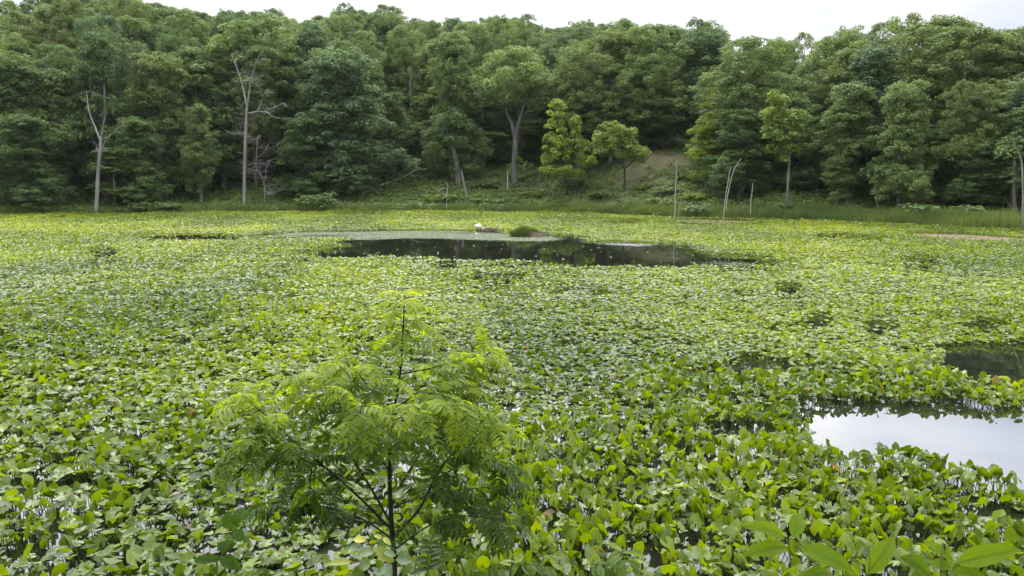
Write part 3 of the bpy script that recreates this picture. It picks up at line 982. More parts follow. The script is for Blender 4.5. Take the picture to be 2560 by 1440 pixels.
for ri, (dd, sp) in enumerate([(17, 6.0), (25, 5.5), (33, 5.5), (43, 6), (55, 6), (68, 6.5)]):
    x = -70.0
    while x < 60:
        x += sp * random.uniform(.7, 1.3)
        yy = float(shore(x)) + dd + random.uniform(-3, 3)
        if (x - bare_c.x) ** 2 / 30 + (yy - bare_c.y) ** 2 / 60 < 1 or (-10 < x < 14 and ri == 0):
            continue
        zb = hgt(x, yy); px, py = project(x, yy, zb)
        if px < -100 or px > 2660: continue
        tree('understorey_tree', 'low bushy tree in the shade under the %s canopy' % ('left' if px < 850 else 'middle' if px < 1700 else 'right'), 'tree', 'understorey trees, ' + ('left' if px < 850 else 'middle' if px < 1700 else 'right'),
             (x, yy, zb), random.uniform(4.5, 8.5), random.uniform(2.2, 3.4), random.choice(['skirt1', 'skirt2']), random.choice(['deep', 'oak', 'blue']))
print('background trees', nback, 'all', len(TREES))

# ------------------------------------------------------------------ hand shaped trunks, snags and poles
def twigs(mb, base, dirv, length, r, depth, spread=.7):
    pts = [Vector(base)]
    dv = Vector(dirv).normalized()
    k = 4
    for i in range(k):
        dv = (dv + Vector(rng.normal(size=3) * .22)).normalized()
        pts.append(pts[-1] + dv * length / k)
    tube(mb, pts, np.linspace(r, r * .45, k + 1), 5)
    if depth > 0:
        for i in range(1, k + 1):
            for _ in range(2 if depth > 1 else 1):
                nd = (dv * .6 + Vector(rng.normal(size=3)) * spread).normalized()
                twigs(mb, pts[i], nd, length * rng.uniform(.4, .65), r * .55, depth - 1, spread)


def limb(mb, line, Y, r0, r1, dy=0.0, n=7, sub=4):
    """line of photo points at distance Y, drifting dy in depth"""
    k = len(line)
    pts = [pt(a, b, Y + dy * i / max(1, k - 1)) for i, (a, b) in enumerate(line)]
    pts = smooth_line(pts, sub)
    s = pscale(Y)
    tube(mb, pts, [s * (r0 + (r1 - r0) * i / (len(pts) - 1)) for i in range(len(pts))], n, wob=.12)
    return pts


def local(mbx, origin):
    mbx.v = [v - np.array(origin) for v in mbx.v]
    return mbx


def snag(name, label, cat, lines, base, mat='dead', group=None, tw=None, Y=None):
    """dead tree: trunk with its limbs as parts"""
    p = ground_pt(*base) if Y is None else pt(base[0], base[1], Y)
    root = empty(name, p)
    tag(root, label, cat, group)
    thin = .48 if cat == 'pole' else .60
    for pname, line, r0, r1, dy in lines:
        b = MB()
        line = list(line); r0 *= thin; r1 *= thin
        if pname == 'trunk' and line[0] == base:
            line[0] = (line[0][0], line[0][1] + 3)
        pts = limb(b, line, p.y, r0, r1, dy, 8 if pname == 'trunk' else 6)
        if tw and pname in tw:
            cnt, ln, rr, dp = tw[pname]
            for _ in range(cnt):
                q = pts[int(rng.integers(len(pts) // 4, len(pts)))]
                a = rng.random() * 6.28
                twigs(b, q, (math.cos(a), math.sin(a) * .7, rng.uniform(-.25, .6)), ln * rng.uniform(.5, 1.2), rr, dp)
        local(b, p).build(pname, M[mat], root, smooth=True)
    return root


snag('dead_tree', 'forked bare grey dead tree at the water on the left, three limbs', 'dead tree', [
    ('trunk', [(240, 532), (243, 470), (247, 405), (251, 372), (252, 345)], 8.5, 5, 0),
    ('limb', [(250, 350), (238, 318), (223, 280), (216, 228)], 3.6, 1.3, .6), ('limb', [(252, 352), (258, 312), (264, 282), (258, 240)], 3.4, 1.2, -.8),
    ('limb', [(253, 372), (268, 347), (288, 327), (317, 303)], 3.4, 1.2, -.5), ('limb', [(248, 385), (242, 372), (240, 360)], 1.8, .9, .3), ('limb', [(252, 380), (262, 377), (266, 378)], 1.6, .8, -.2)],
     (240, 532), group='bare dead trees', tw={'limb': (3, .7, .018, 1)})
snag('dead_tree', 'tallest bare dead tree on the left shore, high forked top and long right limb', 'dead tree', [
    ('trunk', [(610, 510), (611, 430), (614, 340), (616, 290), (618, 262)], 7.5, 5, 0),
    ('limb', [(618, 268), (606, 215), (594, 175), (579, 138)], 4, 1.2, .7), ('limb', [(618, 266), (624, 225), (630, 190), (642, 155), (655, 130)], 4, 1.2, -.6),
    ('limb', [(618, 284), (645, 279), (668, 281), (680, 292), (700, 294)], 3, 1.1, -1), ('limb', [(664, 280), (690, 266), (712, 258)], 1.6, .7, -.4), ('limb', [(644, 278), (655, 255), (662, 225)], 1.5, .7, .4),
    ('limb', [(614, 330), (592, 336), (565, 328)], 2, .8, .4), ('limb', [(614, 345), (632, 350), (650, 343)], 1.6, .7, -.5), ('limb', [(626, 205), (636, 200), (643, 195)], 2, 1, 0)],
     (610, 510), group='bare dead trees', tw={'limb': (8, 1.1, .017, 1), 'trunk': (22, 1.2, .017, 1)})
snag('dead_tree', 'small twiggy leaning dead tree beside the tallest bare tree', 'dead tree', [
    ('trunk', [(661, 508), (661, 470), (655, 445), (643, 425), (640, 400), (645, 340)], 2.6, 1.2, -.5), ('limb', [(660, 466), (664, 440), (668, 410), (680, 400)], 1.7, .8, -.5),
    ('limb', [(642, 425), (626, 428), (612, 440)], 1.4, .7, .6), ('limb', [(662, 475), (680, 486), (705, 470)], 1.6, .8, -.7), ('limb', [(641, 395), (655, 385), (672, 360)], 1.3, .7, .3)],
     (661, 508), 'dead', 'bare dead trees', tw={'limb': (9, 1.3, .017, 1), 'trunk': (20, 1.3, .017, 1)})
snag('dead_tree', 'thin winding dead stem without bark, left of the leaning trunk', 'dead tree', [
    ('trunk', [(1022, 396), (1026, 360), (1020, 305), (1027, 270), (1025, 215), (1028, 195), (1021, 168)], 3.2, 1.5, 0), ('limb', [(1027, 198), (1034, 190), (1030, 175)], 1.3, .7, 0)], (1022, 396), group='bare dead trees')
snag('broken_snag', 'leaning broken grey snag with pointed top in the middle slope', 'snag', [
    ('trunk', [(1167, 492), (1162, 468), (1157, 445), (1154, 428)], 5, 3.2, -.3), ('splinter', [(1154, 432), (1153, 425), (1152, 421)], 2, .5, 0)], (1167, 492), group='broken snags on the slope')
snag('white_snag', 'short straight whitish snag left of the forked oak', 'snag', [('trunk', [(1269, 475), (1269, 450), (1269, 428)], 2.7, 2.3, 0), ('splinter', [(1270, 429), (1270, 425)], 1.1, .4, 0)], (1269, 475), 'deadpale', 'broken snags on the slope')
snag('stub_snag', 'short dark pointed stub right of the forked oak foot', 'snag', [('trunk', [(1301, 454), (1302, 445), (1304, 436)], 2, .7, 0), ('splinter', [(1302, 444), (1300, 439)], .8, .3, 0)], (1301, 454), 'deadbrown', 'broken snags on the slope')
for lab, ln, r0 in [
    ('tall pale thin pole with faint twigs standing in the mud, leftmost of the poles', [(1687, 546), (1688, 490), (1690, 450), (1692, 405)], 2.3),
    ('thin slanting stick just right of the tall pale pole', [(1695, 545), (1699, 520), (1704, 495)], 1.1),
    ('short upright grey stake in the mud between pole and leaning pair', [(1727, 545), (1728, 522), (1729, 503)], 1.7),
    ('left pole of the leaning grey pair, straight top', [(1808, 548), (1813, 500), (1820, 455), (1826, 420)], 2.1),
    ('right pole of the leaning grey pair, top bent to the right', [(1814, 535), (1819, 490), (1830, 440), (1840, 415), (1853, 396)], 2.1),
    ('low thin stick bent over like a hook in the mud', [(1853, 543), (1855, 525), (1860, 515), (1868, 519), (1873, 523)], 1.1),
    ('upright grey pole right of the bent hook stick', [(1876, 548), (1877, 510), (1880, 480), (1882, 458)], 2.3),
    ('thin grey pole with crooked tip in front of the slope', [(1116, 527), (1117, 490), (1119, 468), (1115, 456)], 1.7),
    ('short brown post at the water near the reddish scar', [(1051, 528), (1052, 516), (1052, 505)], 2.0),
    ('thin pale slanting stick at the water right of the forked snag', [(327, 528), (330, 517), (333, 507)], 1.4),
    ('tall grey trunk cut by the right edge, broken limb at top', [(2557, 576), (2557, 500), (2556, 430), (2552, 395), (2543, 375)], 4.0),
    ('thin pale stem low in the dark wood near the right edge', [(2488, 510), (2489, 480), (2490, 465)], 1.3)]:
    snag('dead_pole', lab, 'pole', [('trunk', ln, r0, r0 * .6, 0), ('twig', [ln[-2], (ln[-2][0] + 5, ln[-2][1] - 7), (ln[-2][0] + 9, ln[-2][1] - 10)], r0 * .28, r0 * .15, -.2)], ln[0], 'deadpale' if r0 < 2.4 else 'dead', 'thin dead poles and sticks along the shore')


def log(label, line, r0, r1, mat='deadpale', tw=3, name='fallen_trunk'):
    P = [ground_pt(a, b) for a, b in line]
    root = empty(name, P[0])
    tag(root, label, 'fallen trunk', 'fallen trunks on the bank')
    b = MB()
    s = pscale(P[0].y)
    pts = smooth_line([p + Vector((0, 0, s * r0 * 1.2 + .25 * i / len(P))) for i, p in enumerate(P)], 4)
    tube(b, pts, [s * (r0 + (r1 - r0) * i / (len(pts) - 1)) for i in range(len(pts))], 7, wob=.15)
    local(b, P[0]).build('trunk', M[mat], root, True)
    for _ in range(tw):
        b = MB()
        q = pts[int(rng.integers(len(pts) // 3, len(pts)))]
        twigs(b, q, (rng.normal(), -.3, .35), 1.0, s * r1 * .7, 0)
        local(b, P[0]).build('broken_limb', M[mat], root, True)


log('long pale fallen trunk lying up the middle slope', [(905, 487), (940, 472), (985, 456), (1015, 445), (1040, 432), (1068, 429)], 2.6, 1.3)
log('shorter pale fallen limb crossing below the long fallen trunk', [(930, 471), (950, 477), (968, 484)], 1.7, .9, tw=1)
log('small grey fallen limb among the leaves below the leaning trunk', [(1092, 485), (1100, 478), (1112, 474)], 1.4, .8, tw=1)
log('short grey log at the waterline beside the brown post', [(1060, 520), (1070, 524), (1078, 528)], 2.0, 1.4, 'dead', 1)
log('brownish log lying behind the brightest lime tree foot', [(1380, 486), (1405, 485), (1428, 486)], 1.4, 1.0, 'deadbrown', 1)

# living trees whose trunks are seen: leaning trunk and forked oak
def shaped_tree(name, label, base, trunk_lines, puffs, mat, bark, psize=1.0, cat='tree', group=None, seed=5, leafn=60):
    global rng
    p = ground_pt(*base)
    root = empty(name, p)
    tag(root, label, cat, group)
    for pname, line, r0, r1, dy in trunk_lines:
        b = MB(); limb(b, [(a, c + (3 if (a, c) == base else 0)) for a, c in line], p.y, r0, r1, dy, 9)
        local(b, p).build(pname, M[bark], root, True)
    keep_rng = rng
    rng = np.random.default_rng(seed)
    b = MB()
    for cx, cy, rx, ry, cnt in puffs:
        for _ in range(cnt):
            a = rng.random() * 6.28; q = rng.random() ** .5
            c = pt(cx + math.cos(a) * q * rx, cy + math.sin(a) * q * ry, p.y + rng.normal(0, rx * pscale(p.y) * .45))
            pr = rng.uniform(.45, .8) * psize
            puff_leaves(b, c, pr * 1.15, int(leafn * 1.4 * pr / .6), .125, .7, .5, rng.uniform(.25, .75))
    rng = keep_rng
    local(b, p).build('crown', M[mat], root)
    return root


shaped_tree('forked_oak', 'oak with grey trunk forking into two limbs in the middle of the slope', (1286, 456), [
    ('trunk', [(1286, 456), (1286, 410), (1288, 365), (1288, 335)], 8, 6, 0), ('limb', [(1287, 345), (1279, 310), (1266, 285), (1262, 255), (1258, 235)], 4.6, 2, .4),
    ('limb', [(1289, 340), (1298, 305), (1306, 275), (1316, 240)], 5.4, 2.4, -.6), ('limb', [(1262, 264), (1250, 258), (1238, 250)], 2, 1, 1), ('limb', [(1308, 282), (1322, 277), (1340, 280)], 2.2, 1, -1), ('limb', [(1291, 360), (1298, 350), (1299, 344)], 2, 1, -.4)],
    [(1290, 190, 105, 45, 70), (1230, 225, 55, 35, 26), (1350, 225, 50, 45, 28), (1290, 150, 70, 25, 34), (1190, 245, 25, 12, 7), (1300, 245, 60, 18, 14), (1300, 420, 22, 22, 6)], 'oak', 'bark', 1.2, group='trees with bare grey trunks on the slope', seed=11)
shaped_tree('leaning_tree', 'tree with leaning bare grey trunk beside the broken snag', (1146, 460), [
    ('trunk', [(1146, 460), (1143, 420), (1137, 385), (1130, 355), (1128, 320)], 7.5, 4.5, 0), ('limb', [(1141, 395), (1148, 388), (1149, 384)], 2, 1, -.3), ('limb', [(1130, 350), (1145, 325), (1160, 305)], 3, 1.2, -.7), ('limb', [(1129, 340), (1115, 320), (1108, 300)], 3, 1.2, .6)],
    [(1145, 330, 50, 45, 44), (1125, 300, 30, 25, 16), (1172, 355, 24, 22, 12), (1110, 345, 22, 20, 9)], 'deep', 'bark', 1.0, group='trees with bare grey trunks on the slope', seed=12)
shaped_tree('lime_green_tree', 'brightest lime green tree with two tops, right of the forked oak', (1418, 492), [
    ('trunk', [(1418, 492), (1416, 460), (1408, 420), (1400, 370), (1393, 300)], 3.2, 1.2, 0), ('limb', [(1410, 430), (1430, 395), (1440, 330)], 1.8, .8, -.6), ('limb', [(1414, 450), (1385, 472), (1378, 490)], 1.6, .9, -.4)],
    [(1392, 275, 19, 22, 18), (1386, 330, 27, 30, 26), (1440, 320, 13, 26, 15), (1400, 372, 40, 25, 36), (1445, 370, 27, 24, 24), (1464, 402, 26, 12, 18), (1395, 424, 38, 11, 22), (1430, 432, 22, 9, 12), (1375, 395, 18, 14, 9)], 'lime', 'barkdark', .62, group='lime green trees on the bank', seed=21, leafn=52)
shaped_tree('lime_green_tree', 'broad lime green tree with thin dark stem beside the bare slope', (1560, 478), [
    ('trunk', [(1560, 478), (1562, 440), (1558, 400), (1552, 350)], 2.8, 1.2, 0), ('limb', [(1560, 425), (1585, 400), (1600, 385)], 1.5, .7, -.5), ('limb', [(1560, 415), (1530, 385), (1510, 365)], 1.5, .7, .5)],
    [(1535, 320, 30, 15, 16), (1520, 350, 40, 20, 26), (1565, 345, 34, 20, 26), (1590, 378, 26, 12, 18), (1500, 375, 24, 14, 13), (1555, 388, 30, 14, 18), (1603, 398, 15, 8, 9)], 'limedark', 'barkdark', .66, group='lime green trees on the bank', seed=22, leafn=52)
shaped_tree('slim_tree', 'light green tree on a slim bare grey trunk above the grass', (1970, 524), [
    ('trunk', [(1970, 524), (1970, 470), (1973, 400), (1972, 330), (1966, 260)], 4.2, 1.6, 0), ('limb', [(1972, 360), (1990, 335), (2005, 320)], 1.5, .7, -.5), ('limb', [(1972, 350), (1950, 325), (1935, 310)], 1.5, .7, .5)],
    [(1942, 248, 20, 16, 14), (1940, 288, 28, 18, 20), (1985, 300, 36, 20, 28), (1930, 328, 25, 16, 17), (2002, 330, 24, 14, 17), (1965, 350, 25, 10, 13), (1940, 372, 18, 7, 8), (1978, 374, 12, 7, 6), (1960, 395, 14, 7, 4)], 'limedark', 'bark', .62, group='lime green trees on the bank', seed=23, leafn=52)
for lab, base, top, r in [('shaded straight grey trunk left of the leaning tree', (1098, 400), 330, 6), ('shaded thin grey trunk between winding stem and leaning tree', (1012, 392), 320, 3.5), ('grey trunk foot below the drooping blue green tree', (880, 478), 420, 6.5),
                          ('thin dark trunk in the wood near the right edge', (2537, 532), 400, 4.5), ('thin grey trunk low behind the grass below the pointed tree', (2194, 520), 450, 2.5)]:
    shaped_tree('shaded_tree', lab, base, [('trunk', [base, (base[0] - 1, (base[1] + top) // 2), (base[0] - 2, top)], r, r * .7, 0)], [(base[0], top - 25, 30, 28, 16)], 'deep', 'bark', 1.0, group='shaded trees with visible trunks', seed=base[0])

# ------------------------------------------------------------------ undergrowth and shore grass
mb = MB()
n = 15000
ux = rng.uniform(-58, 48, n)
ud = rng.random(n) ** 1.4 * 34 + .3
uy = shore(ux) + ud
uz = height(ux, uy)
dens = fbm(ux * .3, uy * .3, 81, 3)
ok = (dens + rng.random(n) * .4 > .42) & (rng.random(n) > bare(ux, uy) * .95) & ~((ux > 14) & (ud < 5))
for x, y, z, q in zip(ux[ok], uy[ok], uz[ok], dens[ok]):
    r = rng.uniform(.20, .52) * (1 + 1.6 * (q - .5)) * (1.5 if rng.random() < .06 else 1)
    m_ = 15
    u = unit(rng.normal(size=(m_, 3))); u[:, 2] = np.abs(u[:, 2])
    p = np.array([x, y, z - .02]) + u * r * np.array([1, 1, .9])
    s = rng.uniform(.08, .15, m_)
    rhomb(mb, p, u * .6 + np.array([0, -.1, .7]) + rng.normal(size=(m_, 3)) * .4, s, s * .65, np.clip(.25 + .5 * q + (rng.random(m_) - .5) * .4 + (.12 if 2 < x < 22 and y - shore(x) < 16 else 0), 0, 1))
tag(mb.build('undergrowth', M['under']), 'low leafy undergrowth covering the bank below the trees', 'undergrowth', kind='stuff')

mb = MB()
n = 60000
qx = np.concatenate([rng.uniform(2, 48, 44000), rng.uniform(-60, 6, 16000)])
wide = np.interp(qx, [-60, -5, 4, 14, 24, 48], [1.2, 1.2, 2.0, 3.4, 5.5, 6.0])
qd = rng.random(n) * wide - .15
qy = shore(qx) + qd
qz = np.maximum(height(qx, qy), -.05)
hh = rng.uniform(.30, .75, n) * np.interp(qx, [-60, 0, 10, 48], [.9, .8, 1.0, 1.15]) * (.25 + 1.5 * fbm(qx * .6, qy * .6, 90))
a = rng.uniform(0, 6.28, n); wd = rng.uniform(.012, .03, n)
lx = rng.normal(0, .16, n) * hh; ly = rng.normal(0, .16, n) * hh
v = np.stack([np.stack([qx - np.cos(a) * wd, qy - np.sin(a) * wd, qz], 1), np.stack([qx + np.cos(a) * wd, qy + np.sin(a) * wd, qz], 1),
              np.stack([qx + lx * .4 + np.cos(a) * wd * .8, qy + ly * .4 + np.sin(a) * wd * .8, qz + hh * .6], 1), np.stack([qx + lx * .4 - np.cos(a) * wd * .8, qy + ly * .4 - np.sin(a) * wd * .8, qz + hh * .6], 1),
              np.stack([qx + lx, qy + ly, qz + hh], 1)], 1).reshape(-1, 3)
o5 = np.arange(n)[:, None] * 5
tt = np.clip(.3 + .4 * rng.random(n) + (fbm(qx * .2, qy * .4, 95) - .5) * .8, 0, 1)
mb.add(v, f4=np.array([[0, 1, 2, 3]]) + o5, t=tt)
mb.f3.append(np.array([[3, 2, 4]]) + o5); mb.t3.append(tt)
tag(mb.build('shore_grass', M['grass']), 'band of tall green grass along the far shoreline', 'grass', kind='stuff')

# near bank ground cover (below the frame, at the viewer's feet)
mb = MB()
n = 9000
qx = rng.uniform(-7, 7, n); qy = rng.uniform(-3, 5.9, n); qz = height(qx, qy)
hh = rng.uniform(.08, .26, n); a = rng.uniform(0, 6.28, n); wd = rng.uniform(.004, .009, n)
lx = rng.normal(0, .3, n) * hh; ly = rng.normal(0, .3, n) * hh
v = np.stack([np.stack([qx - np.cos(a) * wd, qy - np.sin(a) * wd, qz - .01], 1), np.stack([qx + np.cos(a) * wd, qy + np.sin(a) * wd, qz - .01], 1), np.stack([qx + lx, qy + ly, qz + hh], 1)], 1).reshape(-1, 3)
mb.add(v, f3=np.arange(n * 3).reshape(n, 3), t=rng.random(n))
tag(mb.build('bank_grass', M['grass']), 'short grass on the near bank at the viewer side', 'grass', kind='stuff')

# ------------------------------------------------------------------ mound, white bird, debris in the pond
root = empty('grassy_mound', MOUND)
tag(root, 'grass topped brown mud mound rising from the dark pool', 'mound')
b = MB()
nr, na = 7, 22
V = []
for i in range(nr):
    q = i / (nr - 1)
    for j in range(na):
        t = j * 2 * math.pi / na
        rr = (1 - q) * (1 + .16 * math.sin(3 * t + 1) + .10 * math.sin(7 * t))
        V.append((1.05 * rr * math.cos(t), .34 + .55 * rr * math.sin(t), -.06 + .36 * (1 - (1 - q) ** 2) + .04 * rng.random() * (q > 0)))
fq = [(i * na + j, i * na + (j + 1) % na, (i + 1) * na + (j + 1) % na, (i + 1) * na + j) for i in range(nr - 1) for j in range(na)]
b.add(V, f4=fq)
b.build('mud', M['mud'], root, True)
b = MB()
n = 4200
t = rng.uniform(0, 6.28, n); q = rng.random(n) ** .5
gx_ = q * np.cos(t) * .95; gy_ = .34 + q * np.sin(t) * .5
keepg = ~((gx_ > .05) & (gy_ < .30 + .25 * gx_)); gx_, gy_, q = gx_[keepg], gy_[keepg], q[keepg]; n = len(gx_)
gz = .30 * (1 - q ** 2) - .02
hh = rng.uniform(.10, .50, n) * (.35 + 1.1 * vnoise(gx_ * 4, gy_ * 4, 7)); a = rng.uniform(0, 6.28, n)
ox = gx_ * .35 + rng.normal(0, .16, n); oy = rng.normal(-.05, .12, n)
wd = .018
v = np.stack([np.stack([gx_ - np.cos(a) * wd, gy_ - np.sin(a) * wd, gz], 1), np.stack([gx_ + np.cos(a) * wd, gy_ + np.sin(a) * wd, gz], 1), np.stack([gx_ + ox, gy_ + oy, gz + hh], 1)], 1).reshape(-1, 3)
b.add(v, f3=np.arange(n * 3).reshape(n, 3), t=np.clip(.10 + .55 * rng.random(n), 0, 1))
b.build('grass', M['grass'], root)
b = MB()
for _ in range(16):
    x0 = rng.uniform(.1, .9); twigs(b, (x0, rng.uniform(-.2, .1), rng.uniform(.02, .2)), (rng.uniform(.3, 1), -.35, rng.uniform(-.2, .15)), rng.uniform(.3, .7), .012, 0)
b.build('sticks', M['deadbrown'], root, True)

BX, BY = water_pt(1216, 578)
root = empty('driftwood_raft', (BX, BY, 0))
tag(root, 'low raft of brown dead stalks and sticks left of the grassy mound', 'debris')
b = MB()
for _ in range(70):
    a = rng.normal(0, .5)
    twigs(b, (rng.uniform(-.7, .7), rng.uniform(-.05, .8), rng.uniform(.0, .10)), (math.cos(a), math.sin(a) * .6, rng.uniform(-.08, .2)), rng.uniform(.2, .7), .012, 0)
b.build('sticks', M['deadbrown'], root, True)
b = MB()
p = np.stack([rng.uniform(-.7, .7, 160), rng.uniform(0, .8, 160), rng.uniform(.01, .14, 160)], 1)
rhomb(b, p, np.array([[0, -.2, 1.]]) + rng.normal(size=(160, 3)) * .4, rng.uniform(.05, .11, 160), .05, rng.random(160) * .5)
b.build('dead_leaves', M['mud'], root)


def ellipsoid(mb, c, r, nu=14, nv=10, rot=None):
    V = []
    for i in range(nv + 1):
        ph = math.pi * i / nv
        for j in range(nu):
            th = 2 * math.pi * j / nu
            v = Vector((r[0] * math.sin(ph) * math.cos(th), r[1] * math.sin(ph) * math.sin(th), r[2] * math.cos(ph)))
            if rot: v = rot @ v
            V.append(v + Vector(c))
    f = [(i * nu + j, (i + 1) * nu + j, (i + 1) * nu + (j + 1) % nu, i * nu + (j + 1) % nu) for i in range(nv) for j in range(nu)]
    mb.add(V, f4=f)


SX, SY = water_pt(1195, 573)
root = empty('white_bird', (SX, SY, .06))
tag(root, 'small white waterbird resting on the debris left of the grassy mound', 'bird')
root.rotation_euler = (0, 0, R(12))
# one continuous lofted body: tail, back, breast, neck folded back, head
path = [(-.24, 0, .13), (-.19, 0, .12), (-.10, 0, .13), (0, 0, .14), (.09, 0, .15), (.14, 0, .18), (.145, 0, .25), (.115, 0, .305), (.075, 0, .32), (.045, 0, .315), (.03, 0, .31)]
rads = [.008, .045, .095, .118, .10, .062, .036, .034, .040, .028, .010]
b = MB(); L_ = smooth_line(path, 3)
tube(b, L_, np.interp(np.linspace(0, 1, len(L_)), np.linspace(0, 1, len(rads)), rads), 14)
b.build('body', M['white'], root, True)
for s_ in (-1, 1):
    b = MB(); ellipsoid(b, (-.06, s_ * .085, .165), (.16, .035, .062), rot=Euler((0, R(6), s_ * R(-6))).to_matrix())
    b.build('wing', M['white'], root, True)
b = MB(); tube(b, [(.035, 0, .31), (.0, 0, .298), (-.03, 0, .285)], [.012, .010, .003], 7)
b.build('bill', M['beak'], root, True)
for k, (px, py, s, lab) in enumerate([(1209, 573, .12, 'crumpled white scrap floating right beside the white bird'), (1191, 585, .06, 'tiny white scrap floating in front of the white bird')]):
    x, y = water_pt(px, py)
    root = empty('white_scrap', (x, y, .01)); tag(root, lab, 'litter', 'white scraps on the water')
    b = MB(); ellipsoid(b, (0, 0, s * .3), (s, s * .6, s * .45), 12, 8)
    b.v = [v * (1 + .5 * (rng.random((len(v), 1)) - .5)) for v in b.v]
    b.build('crumpled_sheet', M['litterwhite'], root)

# ------------------------------------------------------------------ foreground sapling with feather leaves
def leaflet(mb, base, dirv, nor, L_, W_, t, droop=.15):
    d = dirv.normalized(); s = d.cross(nor).normalized(); nn = s.cross(d)
    prof = [(0, 0, 0), (.22, .8, .02), (.5, 1, 0), (.78, .62, -.06), (1, 0, -.16)]
    V = []
    for a, wv, z in prof:
        c = base + d * (L_ * a) + nn * (L_ * z * droop * 5)
        if wv == 0: V.append(c)
        else:
            V += [c + s * (W_ * wv) + nn * (W_ * .30), c, c - s * (W_ * wv) + nn * (W_ * .30)]
    f3 = [(0, 1, 2), (0, 2, 3), (7, 10, 8), (8, 10, 9)]
    f4 = [(1, 4, 5, 2), (2, 5, 6, 3), (4, 7, 8, 5), (5, 8, 9, 6)]
    mb.add(V, f3=f3, f4=f4, t=t)


def frond(mb, base, dirv, length, t, pairs=8, ll=.085, lw=.0145, sag=.5):
    """pinnate leaf: midrib with pairs of leaflets and one at the end"""
    d = Vector(dirv).normalized()
    pts = [Vector(base)]
    k = pairs + 2
    for i in range(k):
        d = (d + Vector((0, 0, -sag / k * (1 + .8 * i / k)))).normalized()
        pts.append(pts[-1] + d * length / k)
    tube(mb, pts, np.linspace(.0022, .0010, len(pts)), 4, cap=False, t=t)
    for i in range(2, len(pts)):
        d = (pts[i] - pts[i - 1]).normalized()
        side = d.cross(Vector((0, 0, 1)))
        if side.length < .05: side = Vector((1, 0, 0))
        side.normalize(); upv = side.cross(d)
        sc = .65 + .5 * math.sin(math.pi * min(1, .25 + .7 * i / k))
        for s_ in (-1, 1):
            dv = side * s_ * rng.uniform(.85, 1.05) + d * rng.uniform(.25, .5) + Vector((0, 0, -rng.uniform(.12, .6)))
            leaflet(mb, pts[i], dv, upv + Vector(rng.normal(size=3) * .25), ll * sc * rng.uniform(.85, 1.15), lw * sc, min(1, max(0, t + rng.normal() * .06)))
    leaflet(mb, pts[-1], (pts[-1] - pts[-2]), Vector((0, 0, 1)), ll * .9, lw * .8, t)


SD = 5.0
sap_base = Vector((xat(985, SD, .6), SD, hgt(xat(985, SD, .6), SD)))
root = empty('sapling', sap_base)
tag(root, 'young feather leaved sapling standing alone in the foreground', 'sapling')
trunk_line = [(985, 1440), (984, 1380), (978, 1300), (974, 1180), (978, 1080), (990, 1000), (1002, 920), (1007, 840), (1010, 770), (1013, 738)]
tp = [sap_base + Vector((0, 0, -.08))] + [pt(a, b_, SD) for a, b_ in trunk_line]
b = MB(); L_ = smooth_line(tp, 4)
tube(b, L_, np.interp(np.linspace(0, 1, len(L_)), [0, .15, .45, .75, 1], [.024, .021, .0125, .0065, .0035]), 9)
local(b, sap_base).build('trunk', M['stem'], root, True)
b = MB()
for i in range(13):                                    # leaves of the leading shoot
    q = i / 12
    p = pt(np.interp(q, [0, 1], [1005, 1013]), np.interp(q, [0, 1], [850, 740]), SD)
    a = i * 2.4
    up_ = .15 + .7 * q
    frond(b, p, (math.cos(a), math.sin(a), up_), (.30 - .10 * q) * rng.uniform(.85, 1.1), .62 + .34 * q, 8, .072, .0130, .9)
local(b, sap_base).build('foliage', M['sap'], root)

BR = [  # px line, radius m start, depth drift, leaves, young tint at the end
    ([(975, 1320), (900, 1245), (815, 1170), (735, 1105), (655, 1030), (610, 1000)], .010, -.15, 22, .82),
    ([(972, 1300), (930, 1225), (885, 1150), (862, 1075), (842, 990), (800, 935), (720, 950)], .009, .25, 22, .85),
    ([(988, 1340), (1050, 1270), (1085, 1200), (1130, 1135), (1200, 1085), (1240, 1070)], .010, -.30, 20, .66),
    ([(1000, 1215), (1040, 1150), (1085, 1060), (1130, 1000), (1180, 930), (1225, 880)], .008, .35, 20, .97),
    ([(1003, 935), (1070, 922), (1140, 905), (1190, 890)], .005, .30, 10, .6),
    ([(982, 1040), (935, 985), (900, 940), (865, 905)], .006, -.30, 14, .86),
    ([(815, 1170), (740, 1140), (660, 1120), (600, 1125)], .006, -.35, 13, .5),
    ([(780, 1150), (775, 1220), (760, 1280)], .004, .2, 6, .35),
    ([(1085, 1200), (1160, 1160), (1225, 1150), (1270, 1160)], .006, .35, 13, .5),
    ([(978, 1345), (900, 1295), (790, 1262), (690, 1255), (610, 1270)], .007, .4, 15, .40),
    ([(992, 1370), (1080, 1310), (1170, 1290), (1260, 1300)], .007, -.3, 14, .45),
    ([(978, 1060), (910, 1025), (810, 1000), (745, 985)], .006, .5, 15, .72),
    ([(985, 1020), (1050, 985), (1110, 990), (1190, 1030)], .006, -.4, 14, .6),
    ([(976, 1180), (930, 1120), (900, 1060), (905, 1010)], .006, -.7, 12, .5),
    ([(976, 1150), (1010, 1090), (1040, 1040), (1050, 1000)], .006, -.7, 11, .55),
    ([(976, 1200), (990, 1130), (1000, 1080)], .006, .8, 10, .45),
    ([(1000, 1260), (1100, 1230), (1200, 1220), (1290, 1210)], .006, .6, 14, .5),
    ([(960, 1310), (860, 1290), (740, 1190), (650, 1170)], .006, .8, 13, .45),
]
